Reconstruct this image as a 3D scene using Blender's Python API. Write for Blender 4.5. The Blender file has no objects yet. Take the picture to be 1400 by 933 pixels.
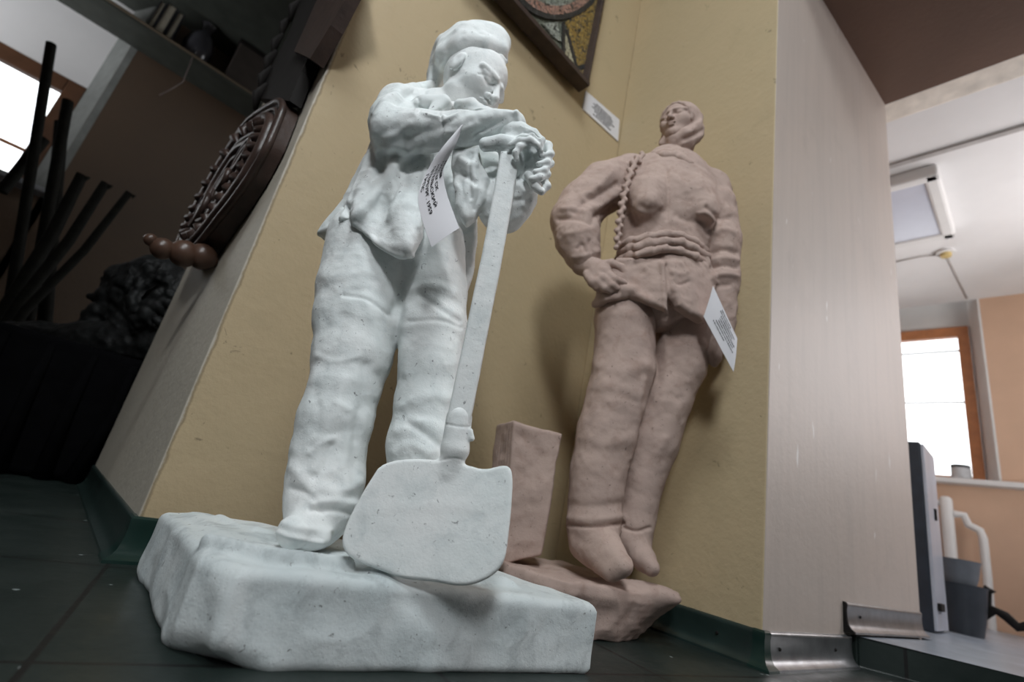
import bpy, bmesh, math, random
import numpy as np
from mathutils import Vector, Matrix

# ------------------------------------------------------------------ camera
IW, IH = 1400, 933
FPX = 661.0
CAMH = 0.22
PP = np.array([700.0, 466.5])
_vz = np.array([1100.0, -1459.0]) - PP
UPC = np.array([_vz[0], _vz[1], FPX]); UPC /= np.linalg.norm(UPC)
FWC = np.array([0, 0, 1.0]) - UPC * UPC[2]; FWC /= np.linalg.norm(FWC)
RTC = np.cross(FWC, UPC)
if RTC[0] < 0: RTC = -RTC
YAW = math.radians(49.4)
XC = FWC * math.cos(YAW) + RTC * math.sin(YAW)
YC = FWC * math.sin(YAW) - RTC * math.cos(YAW)
RW = np.stack([XC, YC, UPC])          # world <- camera (x right, y down, z forward)
RL = np.stack([RTC, FWC, UPC])        # viewer-facing local frame (a right, b away, z up)
CPOS = np.array([0.0, 0.0, CAMH])
FRAME_ROT = YAW - math.pi / 2         # rotation of the local frame about z


def ray(px, py):
    return RW @ np.array([px - PP[0], py - PP[1], FPX])


def on_plane(px, py, axis, val):
    d = ray(px, py)
    return CPOS + d * (val - CPOS[axis]) / d[axis]


def L(px, py, dh):
    """point of the local frame at horizontal distance dh along the sight line"""
    d = RL @ np.array([px - PP[0], py - PP[1], FPX])
    p = d * (dh / d[1])
    p[2] += CAMH
    return p


def depth_local(p):
    return float((RL.T @ (np.asarray(p) - np.array([0, 0, CAMH])))[2])


def to_world(p):
    a, b, z = p
    c, s = math.cos(FRAME_ROT), math.sin(FRAME_ROT)
    return np.array([c * a - s * b, s * a + c * b, z])


scene = bpy.context.scene
COL = scene.collection
cam_data = bpy.data.cameras.new('camera')
cam_data.sensor_width = 36.0
cam_data.lens = FPX / IW * 36.0
cam_data.clip_start = 0.02
cam_data.clip_end = 100
cam = bpy.data.objects.new('camera', cam_data)
COL.objects.link(cam)
M3 = np.stack([RW[:, 0], -RW[:, 1], -RW[:, 2]], axis=1)
cam.matrix_world = Matrix([list(M3[0]) + [CPOS[0]], list(M3[1]) + [CPOS[1]], list(M3[2]) + [CPOS[2]], [0, 0, 0, 1]])
cam_data.dof.use_dof = True
cam_data.dof.focus_distance = 0.80
cam_data.dof.aperture_fstop = 2.8
scene.camera = cam

# ------------------------------------------------------------------ world, lights, exposure
scene.view_settings.view_transform = 'Standard'
scene.view_settings.look = 'None'
scene.view_settings.exposure = 0.0
scene.view_settings.gamma = 1.0
scene.view_settings.use_curve_mapping = False
world = bpy.data.worlds.new('world'); scene.world = world
world.use_nodes = True
world.node_tree.nodes['Background'].inputs[0].default_value = (0.85, 0.80, 0.76, 1)
world.node_tree.nodes['Background'].inputs[1].default_value = 0.03


def area(name, loc, target, sx, sy, power, col):
    ld = bpy.data.lights.new(name, 'AREA')
    ld.shape = 'RECTANGLE'; ld.size = sx; ld.size_y = sy
    ld.energy = power; ld.color = col
    o = bpy.data.objects.new(name, ld); COL.objects.link(o)
    o.location = loc
    o.rotation_euler = (Vector(target) - Vector(loc)).to_track_quat('-Z', 'Y').to_euler()
    return o


# daylight from the window of the hall, behind the visitor on the left
key = area('daylight_hall_window', (-1.5, -1.5, 2.7), (0.80, 0.8, 1.08), 0.5, 0.6, 17, (0.94, 0.97, 1.0))
key.data.spread = math.radians(96)
# added soft overhead light in place of ceiling bounce
sky = area('overhead_soft_fill', (-0.8, -0.55, 3.9), (0.55, 0.75, 0.7), 0.9, 0.9, 31, (0.90, 0.97, 1.0))
sky.data.spread = math.radians(130)
# second hall window farther right: softer
area('daylight_hall_window_right', (0.9, -2.9, 2.4), (0.9, 0.8, 0.7), 1.4, 1.4, 4, (1.0, 0.95, 0.90))
# daylight of the next room, from its other windows, then an added fill
area('daylight_next_room', (3.9, -1.3, 1.7), (1.0, 0.6, 1.0), 1.3, 1.3, 36, (1.0, 0.95, 0.96))
area('next_room_ceiling_fill', (3.3, -1.4, 0.8), (4.3, 0.4, 2.3), 0.9, 0.9, 13, (1.0, 0.98, 0.96)).data.spread = math.radians(110)  # added upward lamp, brightens the ceiling, recess and upper wall
# added fill aimed at the white panel over the left window
area('left_panel_fill', (-2.6, 3.3, 1.7), (-1.2, 4.4, 2.9), 0.8, 0.8, 9, (0.95, 0.97, 1.0)).data.spread = math.radians(80)

# ------------------------------------------------------------------ object helpers
def tag(o, label=None, cat=None, group=None, kind=None):
    if label: o['label'] = label
    if cat: o['category'] = cat
    if group: o['group'] = group
    if kind: o['kind'] = kind
    return o


def thing(name, label, cat, loc=(0, 0, 0), rz=0.0, group=None):
    o = bpy.data.objects.new(name, None); COL.objects.link(o)
    o.empty_display_size = 0.05
    o.location = loc; o.rotation_euler = (0, 0, rz)
    return tag(o, label, cat, group)


def link_mesh(name, me, mat, parent=None, world_space=True):
    o = bpy.data.objects.new(name, me); COL.objects.link(o)
    if mat is not None:
        me.materials.clear(); me.materials.append(mat)
    if parent is not None:
        o.parent = parent
        if world_space:
            chain = []
            p = parent
            while p is not None:
                chain.append(p); p = p.parent
            m = Matrix.Identity(4)
            for q in reversed(chain):
                m = m @ Matrix.LocRotScale(q.location, q.rotation_euler, q.scale)
            me.transform(m.inverted())
    return o


class MB:
    """collects shapes in world space, builds ONE mesh object"""
    def __init__(self):
        self.bm = bmesh.new()

    def box(self, c, size, rot=None, bev=0.0, seg=2):
        r = bmesh.ops.create_cube(self.bm, size=1.0)
        vs = r['verts']
        m = Matrix.Diagonal((size[0], size[1], size[2], 1))
        if rot is not None: m = rot.to_4x4() @ m
        m = Matrix.Translation(c) @ m
        bmesh.ops.transform(self.bm, matrix=m, verts=vs)
        if bev > 0:
            es = list({e for v in vs for e in v.link_edges})
            bmesh.ops.bevel(self.bm, geom=es, offset=bev, segments=seg, affect='EDGES', profile=0.5)
        return self

    def prism(self, poly, z0, z1, bev=0.0):
        b = [self.bm.verts.new((p[0], p[1], z0)) for p in poly]
        t = [self.bm.verts.new((p[0], p[1], z1)) for p in poly]
        n = len(poly)
        fs = [self.bm.faces.new(b[::-1]), self.bm.faces.new(t)]
        for i in range(n):
            fs.append(self.bm.faces.new((b[i], b[(i + 1) % n], t[(i + 1) % n], t[i])))
        if bev > 0:
            es = list({e for f in fs for e in f.edges})
            bmesh.ops.bevel(self.bm, geom=es, offset=bev, segments=2, affect='EDGES', profile=0.5)
        return self

    def hull_prism(self, front, back):
        """closed solid between two 3-D polygons with the same vertex count"""
        a = [self.bm.verts.new(tuple(p)) for p in front]
        b = [self.bm.verts.new(tuple(p)) for p in back]
        n = len(a)
        self.bm.faces.new(a); self.bm.faces.new(b[::-1])
        for i in range(n):
            self.bm.faces.new((a[(i + 1) % n], a[i], b[i], b[(i + 1) % n]))
        return self

    def tube(self, pts, rad, seg=12, cap=True, flat=1.0):
        pts = [Vector(p) for p in pts]
        if not hasattr(rad, '__len__'): rad = [rad] * len(pts)
        rings = []
        ref = None
        for i, p in enumerate(pts):
            t = (pts[min(i + 1, len(pts) - 1)] - pts[max(i - 1, 0)]).normalized()
            if ref is None:
                ref = t.orthogonal().normalized()
            u = (ref - t * ref.dot(t)).normalized(); ref = u
            v = t.cross(u)
            rings.append([self.bm.verts.new(p + (u * math.cos(2 * math.pi * k / seg) + v * math.sin(2 * math.pi * k / seg) * flat) * rad[i]) for k in range(seg)])
        for r0, r1 in zip(rings[:-1], rings[1:]):
            for k in range(seg):
                self.bm.faces.new((r0[k], r0[(k + 1) % seg], r1[(k + 1) % seg], r1[k]))
        if cap:
            self.bm.faces.new(rings[0][::-1]); self.bm.faces.new(rings[-1])
        return self

    def lathe(self, prof, origin, axis=(0, 0, 1), seg=32):
        """prof: (radius, height) pairs"""
        q = Vector((0, 0, 1)).rotation_difference(Vector(axis).normalized()).to_matrix()
        rings = []
        for r, h in prof:
            if r < 1e-6:
                rings.append([self.bm.verts.new(Vector(origin) + q @ Vector((0, 0, h)))])
            else:
                rings.append([self.bm.verts.new(Vector(origin) + q @ Vector((r * math.cos(2 * math.pi * k / seg), r * math.sin(2 * math.pi * k / seg), h))) for k in range(seg)])
        for r0, r1 in zip(rings[:-1], rings[1:]):
            for k in range(seg):
                k2 = (k + 1) % seg
                if len(r0) == 1 and len(r1) == 1: continue
                if len(r0) == 1: self.bm.faces.new((r0[0], r1[k2], r1[k]))
                elif len(r1) == 1: self.bm.faces.new((r0[k], r0[k2], r1[0]))
                else: self.bm.faces.new((r0[k], r0[k2], r1[k2], r1[k]))
        return self

    def extrude_profile(self, prof, p0, p1, out, m0=0.0, m1=0.0):
        """prof: (outward, up) outline swept from p0 to p1; out = outward dir; m0/m1 mitre shifts"""
        p0, p1, out = Vector(p0), Vector(p1), Vector(out).normalized()
        d = (p1 - p0).normalized()
        up = Vector((0, 0, 1))
        a = [self.bm.verts.new(p0 + out * o + up * u + d * (o * m0)) for o, u in prof]
        b = [self.bm.verts.new(p1 + out * o + up * u + d * (o * m1)) for o, u in prof]
        n = len(prof)
        for i in range(n):
            self.bm.faces.new((a[i], a[(i + 1) % n], b[(i + 1) % n], b[i]))
        self.bm.faces.new(a[::-1]); self.bm.faces.new(b)
        return self

    def build(self, name, mat, parent=None, smooth=None):
        bmesh.ops.recalc_face_normals(self.bm, faces=self.bm.faces)
        me = bpy.data.meshes.new(name)
        self.bm.to_mesh(me); self.bm.free()
        if smooth is not None:
            me.polygons.foreach_set('use_smooth', [True] * len(me.polygons))
            if smooth < 180:
                try: me.set_sharp_from_angle(angle=math.radians(smooth))
                except Exception: pass
        return link_mesh(name, me, mat, parent)


# ------------------------------------------------------------------ materials
def new_mat(name):
    m = bpy.data.materials.new(name); m.use_nodes = True
    nt = m.node_tree
    return m, nt, nt.nodes['Principled BSDF']


def nd(nt, typ, **kw):
    n = nt.nodes.new(typ)
    for k, v in kw.items():
        if k.startswith('i_'):
            key = k[2:]
            key = int(key) if key.isdigit() else key.replace('_', ' ')
            n.inputs[key].default_value = v
        else:
            setattr(n, k, v)
    return n


def ramp(nt, fac, stops):
    r = nt.nodes.new('ShaderNodeValToRGB')
    e = r.color_ramp.elements
    while len(e) < len(stops): e.new(0.5)
    for el, (p, c) in zip(e, stops):
        el.position = p
        el.color = (c if len(c) == 4 else tuple(c) + (1,))
    nt.links.new(fac, r.inputs[0])
    return r.outputs[0]


def mixc(nt, fac, a, b, mode='MIX'):
    m = nt.nodes.new('ShaderNodeMix'); m.data_type = 'RGBA'; m.blend_type = mode
    for sock, v in ((m.inputs[0], fac), (m.inputs[6], a), (m.inputs[7], b)):
        if hasattr(v, 'links') or isinstance(v, bpy.types.NodeSocket): nt.links.new(v, sock)
        elif isinstance(v, (int, float)): sock.default_value = v
        else: sock.default_value = (v if len(v) == 4 else tuple(v) + (1,))
    return m.outputs[2]


def noise(nt, scale, detail=4, rough=0.55, coord=None, dist=0.0):
    n = nd(nt, 'ShaderNodeTexNoise', i_Scale=scale, i_Detail=detail, i_Roughness=rough, i_Distortion=dist)
    if coord is None:
        tc = nt.nodes.new('ShaderNodeTexCoord'); coord = tc.outputs['Object']
    nt.links.new(coord, n.inputs['Vector'])
    return n.outputs['Fac']


def bump(nt, bsdf, pairs):
    """pairs: (height socket, distance, strength)"""
    prev = None
    for h, dist, st in pairs:
        b = nd(nt, 'ShaderNodeBump', i_Distance=dist, i_Strength=st)
        nt.links.new(h, b.inputs['Height'])
        if prev is not None: nt.links.new(prev, b.inputs['Normal'])
        prev = b.outputs[0]
    nt.links.new(prev, bsdf.inputs['Normal'])


def simple_mat(name, col, rough=0.6, metal=0.0, var=0.15, vscale=12, bmp=0.0, bscale=60, spec=0.5):
    m, nt, b = new_mat(name)
    f = noise(nt, vscale)
    lo = tuple(c * (1 - var) for c in col); hi = tuple(min(1, c * (1 + var)) for c in col)
    nt.links.new(ramp(nt, f, [(0.3, lo), (0.7, hi)]), b.inputs['Base Color'])
    b.inputs['Roughness'].default_value = rough
    b.inputs['Metallic'].default_value = metal
    b.inputs['Specular IOR Level'].default_value = spec
    if bmp > 0: bump(nt, b, [(noise(nt, bscale, 5), bmp, 1.0)])
    return m


def plaster_mat(name, base, dirt, dark, tint, rough=0.75, dirt_amt=0.5):
    m, nt, b = new_mat(name)
    tc = nt.nodes.new('ShaderNodeTexCoord'); co = tc.outputs['Object']
    big = noise(nt, 7, 5, 0.6, co)
    c = mixc(nt, ramp(nt, big, [(0.35, (0, 0, 0)), (0.7, (1, 1, 1))]), base, tint)
    mid = noise(nt, 26, 6, 0.65, co, 0.6)
    c = mixc(nt, ramp(nt, mid, [(0.50, (0, 0, 0)), (0.74, (dirt_amt,) * 3)]), c, dirt)
    spk = noise(nt, 120, 3, 0.6, co, 0.8)
    c = mixc(nt, ramp(nt, spk, [(0.66, (0, 0, 0)), (0.73, (0.8,) * 3)]), c, dark)
    nt.links.new(c, b.inputs['Base Color'])
    b.inputs['Roughness'].default_value = rough
    b.inputs['Specular IOR Level'].default_value = 0.3
    pit = nd(nt, 'ShaderNodeTexVoronoi', i_Scale=150.0)
    nt.links.new(co, pit.inputs['Vector'])
    pitr = ramp(nt, pit.outputs['Distance'], [(0.05, (0, 0, 0)), (0.25, (1, 1, 1))])
    bump(nt, b, [(noise(nt, 38, 6, 0.62, co), 0.003, 0.55), (noise(nt, 260, 4, 0.6, co), 0.0007, 0.45), (pitr, 0.0008, 0.2)])
    return m


MAT = {}
MAT['white_plaster'] = plaster_mat('white plaster', (0.87, 0.885, 0.875), (0.60, 0.65, 0.655), (0.17, 0.175, 0.18), (0.77, 0.825, 0.82), 0.7, 0.6)
MAT['base_plaster'] = plaster_mat('grimy white plaster', (0.70, 0.74, 0.74), (0.36, 0.40, 0.41), (0.10, 0.10, 0.10), (0.56, 0.62, 0.63), 0.75, 0.85)
MAT['pink_plaster'] = plaster_mat('pink plaster', (0.49, 0.37, 0.32), (0.33, 0.225, 0.185), (0.12, 0.085, 0.075), (0.42, 0.315, 0.275), 0.85, 0.7)
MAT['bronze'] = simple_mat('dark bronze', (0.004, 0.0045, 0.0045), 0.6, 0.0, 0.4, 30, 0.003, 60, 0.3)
MAT['dark_wood'] = simple_mat('dark carved wood', (0.05, 0.03, 0.024), 0.38, 0, 0.4, 20, 0.001, 90)
MAT['brown_wood'] = simple_mat('brown frame wood', (0.045, 0.027, 0.021), 0.5, 0, 0.35, 24, 0.001, 80)
MAT['black_wood'] = simple_mat('black painted wood', (0.012, 0.010, 0.009), 0.75, 0, 0.3, 18, spec=0.2)
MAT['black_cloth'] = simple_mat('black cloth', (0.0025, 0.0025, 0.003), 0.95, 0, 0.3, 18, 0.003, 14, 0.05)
MAT['paper'] = simple_mat('label paper', (0.74, 0.73, 0.76), 0.8, 0, 0.03, 8)
MAT['ink'] = simple_mat('printing ink', (0.02, 0.02, 0.025), 0.7, 0, 0.05, 8)
MAT['green_skirting'] = simple_mat('green skirting plastic', (0.018, 0.031, 0.028), 0.3, 0, 0.25, 14, 0.0006, 40)
MAT['green_corner'] = simple_mat('green corner cap plastic', (0.009, 0.028, 0.023), 0.28, 0, 0.1, 14)
MAT['metal_skirting'] = simple_mat('silver skirting', (0.30, 0.31, 0.32), 0.28, 0.75, 0.2, 20, 0.0008, 30)
MAT['window_wood'] = simple_mat('orange window wood', (0.50, 0.20, 0.08), 0.45, 0, 0.15, 12)
MAT['white_paint'] = simple_mat('white paint', (0.74, 0.73, 0.72), 0.6, 0, 0.04, 4)
MAT['ceiling_white'] = simple_mat('ceiling white', (0.78, 0.77, 0.77), 0.7, 0, 0.03, 4)
MAT['peach_wall'] = simple_mat('peach wall paint', (0.66, 0.44, 0.31), 0.7, 0, 0.06, 3, 0.001, 60)
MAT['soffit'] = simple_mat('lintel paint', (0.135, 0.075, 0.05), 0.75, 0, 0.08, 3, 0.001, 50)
MAT['lamp_diffuser'] = simple_mat('lamp diffuser', (0.55, 0.57, 0.66), 0.15, 0, 0.05, 4)
MAT['pot_metal'] = simple_mat('dark enamel', (0.04, 0.045, 0.055), 0.45, 0, 0.2, 12)
MAT['navy_board'] = simple_mat('dark blue board edge', (0.016, 0.022, 0.034), 0.45, 0, 0.3, 14)
MAT['grey_board'] = simple_mat('pale board face', (0.45, 0.47, 0.53), 0.3, 0, 0.12, 6)
MAT['cream_paper'] = simple_mat('book pages', (0.40, 0.37, 0.30), 0.8, 0, 0.1, 20)
MAT['dark_cover'] = simple_mat('dark book cover', (0.03, 0.03, 0.035), 0.5, 0, 0.3, 20)
MAT['olive_board'] = simple_mat('olive shelf paint', (0.045, 0.05, 0.042), 0.6, 0, 0.2, 10)
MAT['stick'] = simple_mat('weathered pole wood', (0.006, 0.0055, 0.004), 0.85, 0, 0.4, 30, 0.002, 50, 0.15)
MAT['shiny'] = simple_mat('glazed dark ceramic', (0.05, 0.05, 0.06), 0.12, 0, 0.2, 8)
MAT['thread'] = simple_mat('grey thread', (0.16, 0.13, 0.12), 0.9, 0, 0.1, 8)


def wall_mat(name, col, warm, chips=True, edge=None, rough=0.62, relief=1.0, streaks=False):
    m, nt, b = new_mat(name)
    geo = nt.nodes.new('ShaderNodeNewGeometry'); co = geo.outputs['Position']
    c = mixc(nt, ramp(nt, noise(nt, 1.6, 5, 0.6, co), [(0.35, (0, 0, 0)), (0.7, (1, 1, 1))]), col, warm)
    c = mixc(nt, ramp(nt, noise(nt, 6, 6, 0.65, co), [(0.58, (0, 0, 0)), (0.8, (0.35,) * 3)]), c, tuple(x * 0.72 for x in col))
    if chips:
        c = mixc(nt, ramp(nt, noise(nt, 22, 7, 0.7, co, 1.2), [(0.655, (0, 0, 0)), (0.68, (0.75,) * 3)]), c, tuple(x * 0.42 for x in col))
    if edge is not None:                  # ragged border of the yellow paint along the pier's corner
        sp = nt.nodes.new('ShaderNodeSeparateXYZ'); nt.links.new(co, sp.inputs[0])
        ma = nd(nt, 'ShaderNodeMath', operation='MULTIPLY_ADD'); nt.links.new(noise(nt, 18, 6, 0.7, co), ma.inputs[0]); ma.inputs[1].default_value = 0.014; ma.inputs[2].default_value = -0.007
        ad = nd(nt, 'ShaderNodeMath', operation='ADD'); nt.links.new(sp.outputs[0], ad.inputs[0]); nt.links.new(ma.outputs[0], ad.inputs[1])
        e0 = ramp(nt, ad.outputs[0], [(edge + .004, (1, 1, 1)), (edge + .0045, (0, 0, 0))])
        e1 = ramp(nt, ad.outputs[0], [(edge + .004, (0, 0, 0)), (edge + .005, (.8,) * 3), (edge + .008, (0, 0, 0))])
        c = mixc(nt, e0, c, (0.47, 0.43, 0.36))
        c = mixc(nt, e1, c, (0.16, 0.12, 0.07))
    nt.links.new(c, b.inputs['Base Color'])
    b.inputs['Roughness'].default_value = rough
    if streaks:                           # brush marks and scratches running down the paint
        mp = nd(nt, 'ShaderNodeMapping'); mp.inputs['Scale'].default_value = (1, 1, .06); nt.links.new(co, mp.inputs[0])
        f = noise(nt, 30, 5, 0.6, mp.outputs[0])
        c2 = mixc(nt, ramp(nt, f, [(.45, (0, 0, 0)), (.75, (.35,) * 3)]), c, tuple(x * .80 for x in col))
        mp2 = nd(nt, 'ShaderNodeMapping'); mp2.inputs['Scale'].default_value = (1, 1, .22); mp2.inputs['Rotation'].default_value = (.25, .2, 0); nt.links.new(co, mp2.inputs[0])
        c2 = mixc(nt, ramp(nt, noise(nt, 34, 2, 0.5, mp2.outputs[0]), [(.73, (0, 0, 0)), (.77, (.7,) * 3)]), c2, (.80, .79, .78))
        nt.links.new(c2, b.inputs['Base Color'])
    bump(nt, b, [(noise(nt, 9, 5, 0.6, co), 0.006 * relief, 0.5), (noise(nt, 60, 5, 0.6, co), 0.0018 * relief, 0.7)])
    return m


MAT['yellow_wall'] = wall_mat('yellow wall paint', (0.475, 0.378, 0.232), (0.51, 0.395, 0.243))
MAT['cream_wall'] = wall_mat('cream wall paint', (0.50, 0.435, 0.39), (0.54, 0.455, 0.40), False, None, .5, .45, True)


def floor_mat():
    m, nt, b = new_mat('dark green linoleum')
    geo = nt.nodes.new('ShaderNodeNewGeometry'); co = geo.outputs['Position']
    c = mixc(nt, ramp(nt, noise(nt, 5, 6, 0.65, co), [(0.35, (0, 0, 0)), (0.7, (1, 1, 1))]), (0.010, 0.0175, 0.0155), (0.019, 0.028, 0.025))
    c = mixc(nt, ramp(nt, noise(nt, 24, 6, 0.7, co, 0.8), [(0.60, (0, 0, 0)), (0.72, (0.5,) * 3)]), c, (0.032, 0.033, 0.030))
    # splashes of plaster
    v = nd(nt, 'ShaderNodeTexVoronoi', i_Scale=17.0, i_Randomness=1.0)
    nt.links.new(co, v.inputs['Vector'])
    c = mixc(nt, ramp(nt, v.outputs['Distance'], [(0.045, (0.8,) * 3), (0.075, (0, 0, 0))]), c, (0.30, 0.34, 0.34))
    # seams of the tiles
    br = nd(nt, 'ShaderNodeTexBrick', i_Scale=1.0, i_Mortar_Size=0.0035, i_Brick_Width=0.42, i_Row_Height=0.42)
    br.offset = 0.0
    mp = nd(nt, 'ShaderNodeMapping'); mp.inputs['Rotation'].default_value = (0, 0, math.radians(12)); mp.inputs['Location'].default_value = (0.07, 0.18, 0)
    nt.links.new(co, mp.inputs[0]); nt.links.new(mp.outputs[0], br.inputs['Vector'])
    c = mixc(nt, br.outputs['Fac'], c, (0.006, 0.006, 0.006))
    nt.links.new(c, b.inputs['Base Color'])
    nt.links.new(ramp(nt, noise(nt, 8, 5, 0.6, co), [(0.3, (0.32,) * 3), (0.75, (0.55,) * 3)]), b.inputs['Roughness'])
    bump(nt, b, [(noise(nt, 30, 5, 0.6, co), 0.0015, 0.5)])
    return m


MAT['floor'] = floor_mat()


def emit_mat(name, col, st):
    m, nt, b = new_mat(name)
    b.inputs['Base Color'].default_value = (0, 0, 0, 1)
    b.inputs['Emission Color'].default_value = col + (1,)
    b.inputs['Emission Strength'].default_value = st
    return m


def glass_mat():
    m = bpy.data.materials.new('window glass'); m.use_nodes = True
    nt = m.node_tree; nt.nodes.clear()
    o = nt.nodes.new('ShaderNodeOutputMaterial'); mx = nt.nodes.new('ShaderNodeMixShader')
    t = nt.nodes.new('ShaderNodeBsdfTransparent'); g = nt.nodes.new('ShaderNodeBsdfGlossy'); g.inputs['Roughness'].default_value = 0.02
    fr = nd(nt, 'ShaderNodeFresnel', i_IOR=1.45)
    nt.links.new(fr.outputs[0], mx.inputs[0]); nt.links.new(t.outputs[0], mx.inputs[1]); nt.links.new(g.outputs[0], mx.inputs[2])
    nt.links.new(mx.outputs[0], o.inputs[0])
    return m


MAT['glass'] = glass_mat()
MAT['sky'] = emit_mat('overcast sky', (0.95, 0.98, 1.0), 3.0)


# ------------------------------------------------------------------ sculpting in a distance field
def carve(V, nrm, strokes):
    """modelling-tool strokes on the side that faces the visitor: (points, width px, height in m); negative heights cut"""
    if not len(strokes): return V
    rel = V - np.array([0, 0, CAMH])
    c = rel @ RL                                        # camera coordinates
    px = PP[0] + FPX * c[:, 0] / c[:, 2]; py = PP[1] + FPX * c[:, 1] / c[:, 2]
    face = np.clip(-(nrm * rel).sum(1) / np.linalg.norm(rel, axis=1) * 2.5, 0, 1)
    out = np.zeros(len(V))
    for pts, w, hgt in strokes:
        P = np.array(pts, float)
        if len(P) > 2:                                  # round the polyline
            for _ in range(2):
                q = np.empty((2 * len(P), 2)); q[0] = P[0]; q[-1] = P[-1]
                q[1:-1:2] = P[:-1] * .75 + P[1:] * .25; q[2:-1:2] = P[:-1] * .25 + P[1:] * .75
                P = q
        m = (px > P[:, 0].min() - 3 * w) & (px < P[:, 0].max() + 3 * w) & (py > P[:, 1].min() - 3 * w) & (py < P[:, 1].max() + 3 * w)
        idx = np.nonzero(m)[0]
        if not len(idx): continue
        d = np.full(len(idx), 1e9)
        n = max(len(P) - 1, 1)
        for i in range(n):
            a = P[i]; b = P[min(i + 1, len(P) - 1)]; e = b - a; l2 = e @ e
            wx, wy = px[idx] - a[0], py[idx] - a[1]
            t = np.clip((wx * e[0] + wy * e[1]) / l2, 0, 1) if l2 > 0 else 0
            end = min(1.0, 1.0) if n < 2 else 1.0
            d = np.minimum(d, (wx - e[0] * t) ** 2 + (wy - e[1] * t) ** 2)
        out[idx] += hgt * np.exp(-d / (w * w))
    return V + nrm * (out * face)[:, None]


def vnoise(P, scale, seed=0):
    Q = P * scale + 100.0
    I = np.floor(Q).astype(np.int64); Fr = (Q - I).astype(np.float32)
    Fr = Fr * Fr * (3 - 2 * Fr)

    def h(x, y, z):
        n = (x * 374761393 + y * 668265263 + z * 2147483647 + seed * 1274126177) & 0xffffffff
        n = ((n ^ (n >> 13)) * 1274126177) & 0xffffffff
        n = ((n ^ (n >> 16)) * 2246822519) & 0xffffffff
        return ((n & 0xffff) / 32767.5 - 1.0).astype(np.float32)
    r = 0
    for dx in (0, 1):
        wx = Fr[:, 0] if dx else 1 - Fr[:, 0]
        for dy in (0, 1):
            wy = Fr[:, 1] if dy else 1 - Fr[:, 1]
            for dz in (0, 1):
                wz = Fr[:, 2] if dz else 1 - Fr[:, 2]
                r = r + h(I[:, 0] + dx, I[:, 1] + dy, I[:, 2] + dz) * wx * wy * wz
    return r


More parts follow.
